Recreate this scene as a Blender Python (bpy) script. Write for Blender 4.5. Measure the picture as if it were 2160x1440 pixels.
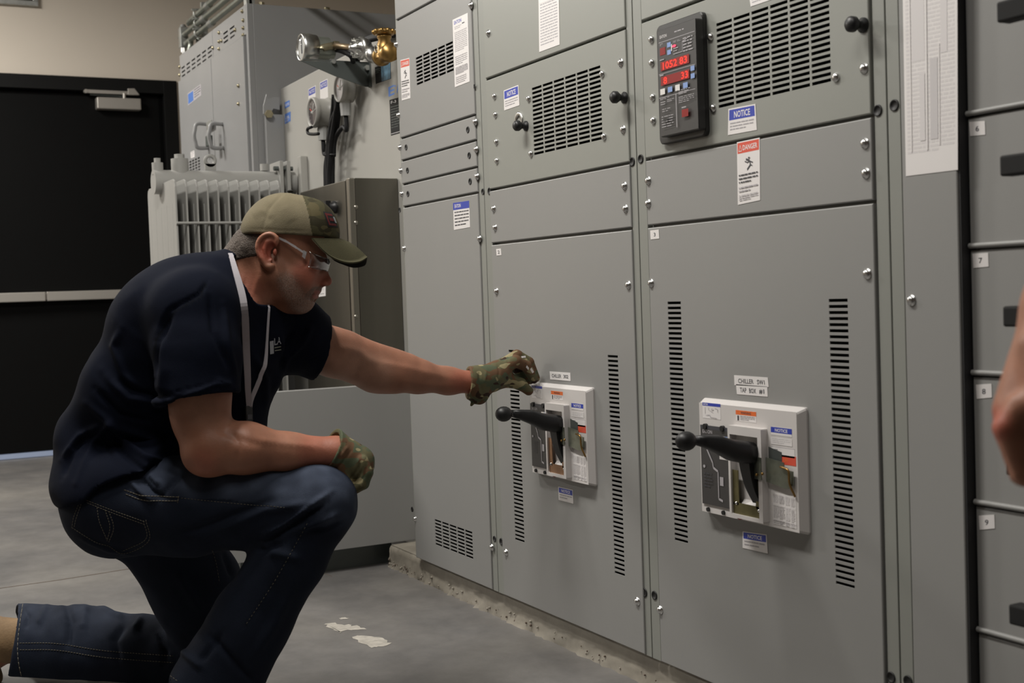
import bpy, math, random
import numpy as np
from mathutils import Vector, Matrix
from mathutils.bvhtree import BVHTree
for o in list(bpy.data.objects): bpy.data.objects.remove(o)
random.seed(7)
RNG = np.random.RandomState(7)
COL = bpy.context.scene.collection
SC = bpy.context.scene

# ------------------------------------------------------------------ camera
FPX = 2646.05
_a, _p, _r = np.radians([27.785, 2.247, -2.030])
FW = np.array([-np.cos(_a)*np.cos(_p), np.sin(_a)*np.cos(_p), -np.sin(_p)])
_rt = np.cross(FW, [0, 0, 1]); _rt /= np.linalg.norm(_rt); _up = np.cross(_rt, FW)
RT = np.cos(_r)*_rt + np.sin(_r)*_up
UP = -np.sin(_r)*_rt + np.cos(_r)*_up
CAMP = np.array([0, -1.55, 0.91])
cam = bpy.data.cameras.new('camera'); camo = bpy.data.objects.new('camera', cam); COL.objects.link(camo)
M = Matrix((( RT[0], UP[0], -FW[0], CAMP[0]), (RT[1], UP[1], -FW[1], CAMP[1]), (RT[2], UP[2], -FW[2], CAMP[2]), (0, 0, 0, 1)))
camo.matrix_world = M
cam.sensor_width = 36; cam.lens = FPX/2160*36; cam.clip_start = .05; cam.clip_end = 60
cam.dof.use_dof = True; cam.dof.focus_distance = 3.1; cam.dof.aperture_fstop = 6.3
SC.camera = camo

# ------------------------------------------------------------------ light
SC.view_settings.view_transform = 'Standard'; SC.view_settings.look = 'None'
SC.view_settings.gamma = 1; SC.view_settings.use_curve_mapping = False
SC.view_settings.exposure = -0.14
w = bpy.data.worlds.new('room_ambience'); SC.world = w; w.use_nodes = True
w.node_tree.nodes['Background'].inputs[0].default_value = (1, .96, .9, 1)
w.node_tree.nodes['Background'].inputs[1].default_value = 0.05
def area(name, loc, size, energy, rot=(0, 0, 0), col=(1, .965, .905)):
    l = bpy.data.lights.new(name, 'AREA'); l.shape = 'RECTANGLE'; l.size, l.size_y = size
    l.energy = energy; l.color = col
    o = bpy.data.objects.new(name, l); COL.objects.link(o); o.location = loc; o.rotation_euler = rot
    return o
LAMPS = [(-2.75, -1.3, 3.2, 84), (-6.3, -1.7, 3.2, 100), (-1.1, -1.3, 3.2, 22), (-6.3, -4.2, 3.2, 95)]
for i, (x, y, z, e) in enumerate(LAMPS):
    area('ceiling_lamp_light', (x, y, z-.035), (1.15, .24), e)

# pixel -> world helpers (pixels of the 2160x1440 photograph; used to measure where things stand)
def ray(px, py): return (px-1080)/FPX*RT-(py-720)/FPX*UP+FW
def on(ax, val, px, py):
    d = ray(px, py); return CAMP+(val-CAMP[ax])/d[ax]*d
def G(px, py, y=0.): return on(1, y, px, py)
def GX(px, py, y=0.): return G(px, py, y)[0]
def GZ(px, py, y=0.): return G(px, py, y)[2]
def P(px, py, wd): return CAMP+wd*ray(px, py)

# ------------------------------------------------------------------ materials
def mat(name, col, rough=.5, metal=0., bump=0, bscale=60., var=0., vscale=4., emit=None, es=1., spec=.5, coat=0., stretch=None, trans=0.):
    m = bpy.data.materials.new(name); m.use_nodes = True; nt = m.node_tree; b = nt.nodes['Principled BSDF']
    b.inputs['Base Color'].default_value = (*col, 1); b.inputs['Roughness'].default_value = rough
    b.inputs['Metallic'].default_value = metal; b.inputs['Specular IOR Level'].default_value = spec
    b.inputs['Coat Weight'].default_value = coat
    if trans: b.inputs['Transmission Weight'].default_value = trans
    if emit: b.inputs['Emission Color'].default_value = (*emit, 1); b.inputs['Emission Strength'].default_value = es
    tc = None
    if bump or var:
        tc = nt.nodes.new('ShaderNodeTexCoord'); mp = nt.nodes.new('ShaderNodeMapping'); nt.links.new(tc.outputs['Object'], mp.inputs[0])
        if stretch: mp.inputs['Scale'].default_value = stretch
    if var:
        n = nt.nodes.new('ShaderNodeTexNoise'); n.inputs['Scale'].default_value = vscale; n.inputs['Detail'].default_value = 5
        nt.links.new(mp.outputs[0], n.inputs['Vector'])
        r = nt.nodes.new('ShaderNodeValToRGB'); nt.links.new(n.outputs[0], r.inputs[0])
        r.color_ramp.elements[0].position = .3; r.color_ramp.elements[1].position = .7
        r.color_ramp.elements[0].color = (*[c*(1-var) for c in col], 1); r.color_ramp.elements[1].color = (*[min(1, c*(1+var)) for c in col], 1)
        nt.links.new(r.outputs[0], b.inputs['Base Color'])
    if bump:
        n2 = nt.nodes.new('ShaderNodeTexNoise'); n2.inputs['Scale'].default_value = bscale; n2.inputs['Detail'].default_value = 3
        nt.links.new(mp.outputs[0], n2.inputs['Vector'])
        bp = nt.nodes.new('ShaderNodeBump'); bp.inputs['Strength'].default_value = bump; bp.inputs['Distance'].default_value = .002
        nt.links.new(n2.outputs[0], bp.inputs['Height']); nt.links.new(bp.outputs[0], b.inputs['Normal'])
    return m
MT = {}
def mk(k, *a, **kw): MT[k] = mat(k, *a, **kw); return MT[k]
mk('grey_paint', (.282, .280, .272), .42, bump=.05, bscale=420, var=.03, vscale=1.2)
mk('grey_post', (.262, .268, .245), .42, bump=.05, bscale=420)
mk('grey_panel_reflect', (.275, .280, .255), .42, bump=.05, bscale=420)  # same grey paint, tan-green tint of reflections put into the colour
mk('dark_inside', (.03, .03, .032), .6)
mk('chrome', (.70, .70, .69), .27, 1.)
mk('zinc', (.62, .62, .60), .32, 1., var=.12, vscale=60)
mk('black_plastic', (.009, .009, .010), .45)
mk('black_rubber', (.01, .01, .01), .55)
mk('matt_black', (.004, .004, .004), .8)
mk('label_white', (.80, .77, .76), .4)
mk('label_blue', (.035, .06, .42), .4)
mk('label_red', (.72, .10, .06), .4)
mk('label_orange', (.80, .17, .04), .4)
mk('print_grey', (.42, .40, .42), .5)
mk('print_pale', (.60, .575, .58), .5)
mk('print_faint', (.70, .67, .67), .5)
mk('print_dark', (.06, .06, .07), .5)
mk('bezel_white', (.66, .63, .615), .36, coat=.2)
mk('meter_black', (.028, .027, .027), .42)
mk('meter_face', (.05, .048, .048), .4)
mk('lcd_red', (.16, .006, .006), .3, emit=(.5, .005, .005), es=.18)
mk('led_red', (.6, .02, .01), .3, emit=(1, .025, .01), es=.9)
mk('led_pink', (.8, .05, .1), .3, emit=(1, .05, .12), es=1.2)
mk('key_blue', (.22, .33, .62), .4)
mk('key_white', (.72, .70, .68), .4)
mk('red_button', (.34, .01, .015), .3)
mk('brass_plate', (.34, .20, .12), .32, .9, var=.25, vscale=25)
mk('brass_green', (.20, .18, .09), .35, .8, var=.3, vscale=25)
mk('hasp_steel', (.26, .28, .23), .35, .85, var=.25, vscale=30)
mk('brass', (.36, .22, .075), .36, .9, var=.25, vscale=30)
mk('dull_brass', (.34, .30, .20), .4, .85, var=.2, vscale=40)
mk('frosted', (.62, .63, .66), .25)
MT['frosted'].node_tree.nodes['Principled BSDF'].inputs['Alpha'].default_value = .45
mk('bronze_pipe', (.36, .27, .17), .4, .8)
mk('tank_paint', (.42, .41, .38), .38, bump=.05, bscale=300, var=.02)
mk('cabinet_paint', (.29, .29, .29), .36, bump=.04, bscale=300, var=.03)
mk('radiator_paint', (.38, .375, .355), .42, bump=.05, bscale=300)
mk('stainless', (.20, .19, .165), .34, 1., var=.12, vscale=7, bump=.06, bscale=300, stretch=(1, 1, .05))
mk('stainless_edge', (.34, .32, .28), .38, 1.)
mk('galv', (.50, .51, .49), .42, .85, var=.15, vscale=30)
mk('conduit_steel', (.33, .35, .31), .4, .8, var=.1, vscale=20)
mk('bracket_steel', (.13, .145, .14), .45, .6, var=.1)
mk('wall_beige', (.73, .655, .56), .75, bump=.1, bscale=90, var=.02, vscale=1.5)
mk('door_black', (.003, .003, .003), .6, spec=.12)
mk('frame_black', (.006, .006, .006), .5, spec=.2)
mk('alu', (.50, .47, .43), .38, .55)
mk('ceiling_paint', (.42, .41, .39), .8)
mk('cable_black', (.006, .006, .007), .6, spec=.3)
mk('gland_grey', (.47, .47, .46), .45)
mk('glass', (1, 1, 1), .02, trans=1.)
def clear(name, tint, f0):      # thin clear sheet: mostly see-through, glossy towards grazing
    m = bpy.data.materials.new(name); m.use_nodes = True; nt = m.node_tree; nt.nodes.clear(); out = nt.nodes.new('ShaderNodeOutputMaterial')
    t = nt.nodes.new('ShaderNodeBsdfTransparent'); t.inputs[0].default_value = (*tint, 1); g = nt.nodes.new('ShaderNodeBsdfGlossy'); g.inputs['Roughness'].default_value = .06
    lw = nt.nodes.new('ShaderNodeLayerWeight'); lw.inputs['Blend'].default_value = f0; mx = nt.nodes.new('ShaderNodeMixShader')
    nt.links.new(lw.outputs['Facing'], mx.inputs[0]); nt.links.new(t.outputs[0], mx.inputs[1]); nt.links.new(g.outputs[0], mx.inputs[2]); nt.links.new(mx.outputs[0], out.inputs[0]); MT[name] = m
clear('clear_glass', (.93, .93, .93), .06); clear('clear_plastic', (.84, .85, .87), .32)
mk('dial_dark', (.06, .045, .05), .5)
mk('dial_white', (.55, .55, .53), .5)
mk('logo_blue', (.12, .30, .85), .4)
mk('sticker_blue', (.09, .20, .55), .4)
mk('picture_blue', (.13, .24, .33), .4, var=.7, vscale=28)
mk('denim_thread', (.13, .115, .085), .7)
mk('strap_grey', (.33, .31, .335), .7, bump=.1, bscale=900)
mk('logo_print', (.33, .35, .38), .7)
mk('sweep_daylight', (.40, .46, .58), .3, .3, emit=(.45, .6, 1.), es=.12)  # bluish colour and glow put in for daylight reflected off the sweep

def concrete(name, c0, c1, c2):
    m = bpy.data.materials.new(name); m.use_nodes = True; nt = m.node_tree; b = nt.nodes['Principled BSDF']
    tc = nt.nodes.new('ShaderNodeTexCoord')
    def noise(s, d, r=.5, st=None):
        n = nt.nodes.new('ShaderNodeTexNoise'); n.inputs['Scale'].default_value = s; n.inputs['Detail'].default_value = d; n.inputs['Roughness'].default_value = r
        mp = nt.nodes.new('ShaderNodeMapping'); nt.links.new(tc.outputs['Object'], mp.inputs[0])
        if st: mp.inputs['Scale'].default_value = st
        nt.links.new(mp.outputs[0], n.inputs['Vector']); return n
    n1 = noise(1.3, 6, .6); r = nt.nodes.new('ShaderNodeValToRGB'); nt.links.new(n1.outputs[0], r.inputs[0])
    e = r.color_ramp.elements; e[0].position = .34; e[0].color = (*c0, 1); e[1].position = .68; e[1].color = (*c2, 1)
    x = e.new(.5); x.color = (*c1, 1)
    n2 = noise(9, 8, .7, (1, 1, 1)); mx = nt.nodes.new('ShaderNodeMixRGB'); mx.blend_type = 'OVERLAY'; mx.inputs[0].default_value = .42
    nt.links.new(r.outputs[0], mx.inputs[1]); nt.links.new(n2.outputs[0], mx.inputs[2])
    nt.links.new(mx.outputs[0], b.inputs['Base Color'])
    n3 = noise(3, 4); mr = nt.nodes.new('ShaderNodeMapRange'); mr.inputs['To Min'].default_value = .38; mr.inputs['To Max'].default_value = .62
    nt.links.new(n3.outputs[0], mr.inputs[0]); nt.links.new(mr.outputs[0], b.inputs['Roughness'])
    n4 = noise(70, 3); bp = nt.nodes.new('ShaderNodeBump'); bp.inputs['Strength'].default_value = .12; bp.inputs['Distance'].default_value = .003
    nt.links.new(n4.outputs[0], bp.inputs['Height']); nt.links.new(bp.outputs[0], b.inputs['Normal'])
    MT[name] = m; return m
concrete('floor_concrete', (.115, .112, .112), (.165, .157, .150), (.21, .198, .182))
concrete('plinth_concrete', (.26, .235, .19), (.33, .30, .25), (.40, .37, .315))
mk('floor_paint', (.46, .43, .38), .6, var=.2, vscale=40)
mk('joint_brown', (.13, .095, .07), .7)

# ------------------------------------------------------------------ mesh builder
ORG = {}
def org(o): return ORG.get(o.name, np.zeros(3)) if o is not None else np.zeros(3)
def tag(o, label=None, cat=None, group=None, kind=None):
    if label: o['label'] = label
    if cat: o['category'] = cat
    if group: o['group'] = group
    if kind: o['kind'] = kind
    return o
def thing(name, loc, label, cat, group=None):
    o = bpy.data.objects.new(name, None); COL.objects.link(o); o.location = loc; o.empty_display_size = .05
    ORG[o.name] = np.array(loc, float); return tag(o, label, cat, group)
def nrm(v): v = np.array(v, float); return v/(np.linalg.norm(v)+1e-12)
def frame(d):
    d = nrm(d); h = np.array([0, 0, 1.]) if abs(d[2]) < .9 else np.array([1., 0, 0])
    a = nrm(np.cross(d, h)); return a, np.cross(a, d)
class MB:
    def __init__(s): s.v = []; s.f = []; s.m = []; s.s = []
    def add(s, vs, fs, mi=0, sm=False):
        o = len(s.v); s.v += [tuple(map(float, p)) for p in vs]
        s.f += [tuple(o+i for i in f) for f in fs]; s.m += [mi]*len(fs); s.s += [sm]*len(fs); return s
    def box(s, a, b, mi=0):
        x0, y0, z0 = np.minimum(a, b); x1, y1, z1 = np.maximum(a, b)
        return s.add([(x0, y0, z0), (x1, y0, z0), (x1, y1, z0), (x0, y1, z0), (x0, y0, z1), (x1, y0, z1), (x1, y1, z1), (x0, y1, z1)],
                     [(0, 3, 2, 1), (4, 5, 6, 7), (0, 1, 5, 4), (1, 2, 6, 5), (2, 3, 7, 6), (3, 0, 4, 7)], mi)
    def slab(s, q, n, t, mi=0):       # q: 4+ points, thickness t behind them along -n
        n = nrm(n); k = len(q); q = [np.array(p, float) for p in q]; b = [p-n*t for p in q]
        return s.add(q+b, [tuple(range(k)), tuple(range(2*k-1, k-1, -1))]+[(i, i+k, (i+1) % k+k, (i+1) % k) for i in range(k)], mi)
    def cyl(s, a, b, r, r2=None, n=20, mi=0, caps=True, sm=True):
        a = np.array(a, float); b = np.array(b, float); r2 = r if r2 is None else r2; u, v = frame(b-a)
        vs = [a+r*(np.cos(t)*u+np.sin(t)*v) for t in np.linspace(0, 2*np.pi, n, False)]+[b+r2*(np.cos(t)*u+np.sin(t)*v) for t in np.linspace(0, 2*np.pi, n, False)]
        s.add(vs, [(i, (i+1) % n, (i+1) % n+n, i+n) for i in range(n)], mi, sm)
        if caps: s.add(vs[:n], [tuple(range(n-1, -1, -1))], mi); s.add(vs[n:], [tuple(range(n))], mi)
        return s
    def lathe(s, c, d, prof, n=24, mi=0, sm=True):   # prof: (along, radius)
        c = np.array(c, float); d = nrm(d); u, v = frame(d); k = len(prof); vs = []
        for h, r in prof:
            vs += [c+d*h+max(r, 1e-5)*(np.cos(t)*u+np.sin(t)*v) for t in np.linspace(0, 2*np.pi, n, False)]
        fs = [(j*n+i, j*n+(i+1) % n, (j+1)*n+(i+1) % n, (j+1)*n+i) for j in range(k-1) for i in range(n)]
        return s.add(vs, fs, mi, sm)
    def sph(s, c, r, n=16, mi=0, sc=(1, 1, 1)):
        c = np.array(c, float); vs = []; m = n//2
        for j in range(m+1):
            a = np.pi*j/m
            vs += [c+r*np.array([np.sin(a)*np.cos(t)*sc[0], np.sin(a)*np.sin(t)*sc[1], np.cos(a)*sc[2]]) for t in np.linspace(0, 2*np.pi, n, False)]
        return s.add(vs, [(j*n+i, (j+1)*n+i, (j+1)*n+(i+1) % n, j*n+(i+1) % n) for j in range(m) for i in range(n)], mi, True)
    def tube(s, pts, r, n=10, mi=0, rs=None):
        pts = [np.array(p, float) for p in pts]; k = len(pts); u = None; vs = []
        for i in range(k):
            d = nrm(pts[min(i+1, k-1)]-pts[max(i-1, 0)])
            if u is None: u, v = frame(d)
            else: u = nrm(u-d*(u@d)); v = np.cross(u, d)
            rr = rs[i] if rs is not None else r
            vs += [pts[i]+rr*(np.cos(t)*u+np.sin(t)*v) for t in np.linspace(0, 2*np.pi, n, False)]
        s.add(vs, [(j*n+i, j*n+(i+1) % n, (j+1)*n+(i+1) % n, (j+1)*n+i) for j in range(k-1) for i in range(n)]+[tuple(range(n-1, -1, -1)), tuple((k-1)*n+i for i in range(n))], mi, True)
        return s
    def build(s, name, mats, parent=None, bevel=0, loc=None, weld=False):
        me = bpy.data.meshes.new(name); o0 = np.array(loc, float) if loc is not None else (org(parent) if parent else np.zeros(3))
        V = np.array(s.v)-o0
        me.from_pydata(V.tolist(), [], s.f)
        if not isinstance(mats, (list, tuple)): mats = [mats]
        for m in mats: me.materials.append(MT[m] if isinstance(m, str) else m)
        me.polygons.foreach_set('material_index', s.m); me.polygons.foreach_set('use_smooth', s.s)
        me.update()
        o = bpy.data.objects.new(name, me); COL.objects.link(o)
        if loc is not None: o.location = loc
        if parent:
            o.parent = parent
            if loc is not None: o.location = np.array(loc)-org(parent)
        ORG[o.name] = o0
        if bevel:
            b = o.modifiers.new('bevel', 'BEVEL'); b.width = bevel; b.segments = 2; b.limit_method = 'ANGLE'; b.angle_limit = .6
            b.harden_normals = False
        return o
def spline(pts, n=8):      # Catmull-Rom
    p = [np.array(q, float) for q in pts]; p = [2*p[0]-p[1]]+p+[2*p[-1]-p[-2]]; out = []
    for i in range(1, len(p)-2):
        for t in np.linspace(0, 1, n, False):
            out.append(.5*((2*p[i])+(-p[i-1]+p[i+1])*t+(2*p[i-1]-5*p[i]+4*p[i+1]-p[i+2])*t*t+(-p[i-1]+3*p[i]-3*p[i+1]+p[i+2])*t**3))
    out.append(p[-2]); return out

_tc = {}
def text_mesh(st):
    if st in _tc: return _tc[st]
    cu = bpy.data.curves.new('lettering', 'FONT'); cu.body = st; cu.resolution_u = 2; cu.offset = .018; ob = bpy.data.objects.new('lettering', cu)
    COL.objects.link(ob); dg = bpy.context.evaluated_depsgraph_get(); dg.update()
    me = bpy.data.meshes.new_from_object(ob.evaluated_get(dg))
    V = np.array([v.co[:] for v in me.vertices]); F = [tuple(p.vertices) for p in me.polygons]
    bpy.data.objects.remove(ob); bpy.data.meshes.remove(me)
    lo = V.min(0); hi = V.max(0); V = (V-lo)/np.maximum(hi-lo, 1e-6)
    _tc[st] = (V, F); return _tc[st]
# flat printed thing: corners TL,TR,BR,BL in 3D, n = outward normal, items drawn in unit coords (u right, v down)
def printed(name, parent, q, n, base, items, t=.0008, lift=.0, bevel=0):
    q = [np.array(p, float) for p in q]; n = nrm(n); mb = MB(); mats = [base]
    def mi(k):
        if k not in mats: mats.append(k)
        return mats.index(k)
    def B(u, v, h): return (1-u)*(1-v)*q[0]+u*(1-v)*q[1]+u*v*q[2]+(1-u)*v*q[3]+n*(h+lift)
    def face(pts, m, h):
        pts = [B(*p, h) for p in pts]; a = np.cross(pts[1]-pts[0], pts[2]-pts[0])
        if a@n < 0: pts = pts[::-1]
        mb.add(pts, [tuple(range(len(pts)))], m)
    mb.slab([B(u, v, t) for u, v in [(0, 1), (1, 1), (1, 0), (0, 0)]], n, t-.00005, 0)
    h = t
    for it in items:
        h += .00012; k = it[0]
        if k == 'r': face([(it[1], it[2]), (it[3], it[2]), (it[3], it[4]), (it[1], it[4])], mi(it[5]), h)
        elif k == 'd': face([(it[1]+it[3]*math.cos(a), it[2]+it[4]*math.sin(a)) for a in np.linspace(0, 2*np.pi, 18, False)], mi(it[5]), h)
        elif k == 'p':
            pts = it[1]
            for (a, b) in zip(pts[:-1], pts[1:]):
                d = np.array(b)-a; nn = np.array([-d[1], d[0]]); nn = nn/(np.linalg.norm(nn)+1e-9)*it[2]/2
                face([tuple(a+nn), tuple(b+nn), tuple(b-nn), tuple(a-nn)], mi(it[3]), h)
        elif k == 'l':
            _, u0, v0, u1, v1, cnt, m, fill = it; dv = (v1-v0)/cnt
            for i in range(cnt):
                a = u0; va = v0+i*dv; vb = va+dv*fill
                while a < u1-.02:
                    wd = random.uniform(.05, .22)*(1 if u1-u0 > .5 else .6); b = min(u1, a+wd)
                    if i == cnt-1 and a > u0+(u1-u0)*.6: break
                    face([(a, va), (b, va), (b, vb), (a, vb)], mi(m), h); a = b+random.uniform(.012, .03)
        elif k == 't':
            _, u0, v0, u1, v1, st, m = it; V, F = text_mesh(st)
            pts = [B(u0+(u1-u0)*x, v1-(v1-v0)*y, h) for x, y, _ in V]
            a = np.cross(B(1, 0, 0)-B(0, 0, 0), B(0, 0, 0)-B(0, 1, 0))
            mb.add(pts, F if a@n > 0 else [f[::-1] for f in F], mi(m))
    return mb.build(name, mats, parent, bevel)
NY = np.array([0, -1., 0]); NX = np.array([1., 0, 0])
def qpx(pts, y=0.): return [G(a, b, y) for a, b in pts]
def rect(x0, x1, z0, z1, y=0.): return [(x0, y, z1), (x1, y, z1), (x1, y, z0), (x0, y, z0)]

# sheet-metal plate on plane y with slots and a folded edge
def plate(name, parent, x0, x1, z0, z1, holes=(), m='grey_paint', y=0., c=.0022, depth=.018, t=.0025):
    mb = MB(); xs = {x0+c, x1-c}; zs = {z0+c, z1-c}
    for a, b, cc, d in holes: xs |= {a, b}; zs |= {cc, d}
    xs = sorted(xs); zs = sorted(zs); hs = set()
    xi = {v: i for i, v in enumerate(xs)}; zi = {v: i for i, v in enumerate(zs)}
    for a, b, cc, d in holes:
        for i in range(xi[a], xi[b]):
            for j in range(zi[cc], zi[d]): hs.add((i, j))
    vid = {}; V = []
    def v(i, j, k):
        if (i, j, k) not in vid: vid[(i, j, k)] = len(V); V.append((xs[i], y+k*t, zs[j]))
        return vid[(i, j, k)]
    F = []
    nx, nz = len(xs)-1, len(zs)-1
    for i in range(nx):
        for j in range(nz):
            if (i, j) in hs:
                for (a, b, di, dj) in (((i, j), (i+1, j), 0, -1), ((i+1, j), (i+1, j+1), 1, 0), ((i+1, j+1), (i, j+1), 0, 1), ((i, j+1), (i, j), -1, 0)):
                    if (i+di, j+dj) not in hs: F.append((v(*b, 0), v(*a, 0), v(*a, 1), v(*b, 1)))
            else: F.append((v(i, j, 0), v(i+1, j, 0), v(i+1, j+1, 0), v(i, j+1, 0)))
    mb.add(V, F)
    o = [(x0+c, z0+c), (x1-c, z0+c), (x1-c, z1-c), (x0+c, z1-c)]; p = [(x0, z0), (x1, z0), (x1, z1), (x0, z1)]
    L = [[(a, y, b) for a, b in o], [(a, y+c*.35, b) for a, b in [(o[i][0]*.35+p[i][0]*.65, o[i][1]*.35+p[i][1]*.65) for i in range(4)]], [(a, y+c, b) for a, b in p], [(a, y+depth, b) for a, b in p]]
    for A, Bq in zip(L[:-1], L[1:]): mb.add(A+Bq, [((i+1) % 4, i, i+4, (i+1) % 4+4) for i in range(4)])
    return mb.build(name, m, parent)
def slots(x0, x1, z0, z1, nc, nr, fx=.9, fz=.55):
    dx = (x1-x0)/(nc-(1-fx)); dz = (z1-z0)/(nr-(1-fz))
    return [(x0+i*dx, x0+i*dx+dx*fx, z0+j*dz, z0+j*dz+dz*fz) for i in range(nc) for j in range(nr)]
def _shared(fn):
    mb = MB(); fn(mb); return mb
_dup = {}
def stamp(kind, name, parent, loc, fn, mats, scale=1., rot=None, label=None):
    loc = np.array(loc, float)
    if kind not in _dup:
        mb = MB(); fn(mb); o = mb.build(name, mats); _dup[kind] = o.data; bpy.data.objects.remove(o)
    o = bpy.data.objects.new(name, _dup[kind]); COL.objects.link(o)
    if parent: o.parent = parent
    o.location = loc-org(parent); o.scale = (scale,)*3
    if rot is not None: o.rotation_euler = rot
    ORG[o.name] = loc
    if label: o['label'] = label
    return o
def f_screw(mb):
    mb.lathe((0, 0, 0), (0, -1, 0), [(0, .0098), (.0016, .0096), (.0018, .0072), (.0045, .0070), (.0068, .0048), (.0076, .0015), (.0076, 0)], 16)
def f_dome(mb):
    mb.lathe((0, 0, 0), (0, -1, 0), [(0, .0085), (.003, .008), (.006, .0055), (.0072, .002), (.0073, 0)], 16)
def f_hole(mb):
    mb.lathe((0, 0, 0), (0, -1, 0), [(0, .0100), (.002, .0098), (.0024, .0085), (.0010, .0066), (.0004, .0062), (.0004, 0)], 20)
def screw(parent, px, py, y=0., s=1.): return stamp('screw', 'screw', parent, G(px, py, y), f_screw, 'chrome', s)
def dome(parent, px, py, y=0., s=1.): return stamp('dome', 'screw', parent, G(px, py, y), f_dome, 'chrome', s)
def plug(parent, px, py, y=0., s=1.): return stamp('plug', 'hole_plug', parent, G(px, py, y), f_hole, 'black_rubber', s)
# ------------------------------------------------------------------ the room
XW = -8.146
def st(o, kind='structure'): o['kind'] = kind; return o
st(MB().box((XW-.2, -9.0, -.15), (6.2, 2.4, 0)).build('floor', 'floor_concrete'))
st(MB().box((XW-.2, -9.0, 3.4), (6.2, 2.4, 3.5)).build('ceiling', 'ceiling_paint'))
zt = 2.335-.0; yL = -1.75; yR = .375; ft = .085
mb = MB(); mb.box((XW-.2, -9.0, 0), (XW, yL, 3.4)); mb.box((XW-.2, yR, 0), (XW, 2.4, 3.4)); mb.box((XW-.2, yL, zt), (XW, yR, 3.4))
st(mb.build('wall_back', 'wall_beige'))
st(MB().box((XW-.2, 2.2, 0), (6.2, 2.4, 3.4)).build('wall_right', 'wall_beige'))
st(MB().box((6.0, -9.0, 0), (6.2, 2.2, 3.4)).build('wall_front', 'wall_beige'))
st(MB().box((XW-.2, -9.2, 0), (6.2, -9.0, 3.4)).build('wall_left', 'wall_beige'))
# door
mb = MB()
mb.box((XW-.12, yL, 0), (XW+.02, yL+ft, zt)); mb.box((XW-.12, yR-ft, 0), (XW+.02, yR, zt)); mb.box((XW-.12, yL+ft, zt-ft), (XW+.02, yR-ft, zt))
mb.box((XW-.12, yL+ft, 0), (XW-.06, yL+ft+.02, zt-ft)); mb.box((XW-.12, yR-ft-.02, 0), (XW-.06, yR-ft, zt-ft)); mb.box((XW-.12, yL+ft, zt-ft-.02), (XW-.06, yR-ft, zt-ft))
door = st(mb.build('door_1', 'frame_black', loc=(XW, (yL+yR)/2, 0), bevel=.002))
ym = -.815
for a, b in ((yL+ft+.022, ym-.004), (ym+.004, yR-ft-.022)):
    leaf = MB().box((XW-.075, a, .035), (XW-.03, b, zt-ft-.024)).build('door_leaf', 'door_black', door, bevel=.002)
    if b > 0: leafR = leaf
sw = MB().box((XW-.078, ym+.004, .004), (XW-.022, yR-ft-.022, .034)).build('door_sweep', 'sweep_daylight', leafR)
sw['label'] = 'metal door sweep with painted bluish daylight glow'
MB().box((XW-.078, yL+ft+.022, .004), (XW-.022, ym-.004, .034)).build('door_sweep', 'sweep_daylight', leafR)
# push bar
z = 0.985
mb = MB(); mb.box((XW-.03, ym+.02, z-.028), (XW+.045, ym+.33, z+.028)); mb.box((XW-.03, ym+.338, z-.028), (XW+.04, yR-.28, z+.028)); mb.box((XW-.03, ym+.33, z-.020), (XW+.03, ym+.338, z+.020))
pb = mb.build('push_bar', 'alu', door, bevel=.004); pb['label'] = 'brushed metal panic push bar across the black door'
MB().box((XW-.03, ym+.005, z-.075), (XW+.03, ym+.035, z+.085)).build('latch_case', 'alu', pb, bevel=.003)
# closer
c0 = on(0, XW+.02, 203, 205); c1 = on(0, XW+.02, 297, 233)
cl = MB().box((XW-.03, c0[1], c1[2]), (XW+.04, c1[1], c0[2])).build('door_closer', 'alu', door, bevel=.006); cl['label'] = 'silver door closer box with folded arm above'
a0 = on(0, XW+.03, 181, 192); a1 = on(0, XW+.03, 270, 196); a2 = on(0, XW+.03, 291, 196)
mb = MB().slab([a0+(0, 0, .011), a1+(0, 0, .011), a1-(0, 0, .011), a0-(0, 0, .011)], NX, .012)
mb.slab([a1+(0, 0, .028), a2+(0, -.02, .028), a2+(0, .01, -.012), a1-(0, 0, .012)], NX, .035)
mb.cyl(a0+(.004, 0, 0), a0-(.02, 0, 0), .012); mb.cyl(on(0, XW+.03, 262, 197)+(.0, 0, 0), on(0, XW+.03, 262, 208), .010)
mb.build('closer_arm', 'alu', cl, bevel=.002)
MB().slab([on(0, XW+.01, 190, 197), on(0, XW+.01, 258, 201), on(0, XW+.01, 258, 204.5), on(0, XW+.01, 190, 200.5)], NX, .01).build('closer_arm', 'bracket_steel', cl)
# framed vent high on the wall
v1 = on(0, XW, 80, 15.5); v0 = on(0, XW, -150, 3)
vt = thing('wall_vent', (XW+.01, v1[1]-.2, v1[2]), 'grey framed dark grille high on the beige wall left of the cabinets', 'vent')
yb, ya, zb = v1[1], v0[1], v1[2]; zb2 = zb+.5; fr = .03
mb = MB()
for a, b in (((ya, zb), (yb, zb+fr)), ((ya, zb2-fr), (yb, zb2)), ((ya, zb+fr), (ya+fr, zb2-fr)), ((yb-fr, zb+fr), (yb, zb2-fr))): mb.box((XW, a[0], a[1]), (XW+.035, b[0], b[1]))
mb.build('frame', 'galv', vt, bevel=.003)
mb = MB().box((XW, ya+fr, zb+fr), (XW+.006, yb-fr, zb2-fr))
for i in range(9): mb.box((XW+.006, ya+fr, zb+fr+i*.045), (XW+.02, yb-fr, zb+fr+i*.045+.012))
mb.build('grille', 'black_plastic', vt)
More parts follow.
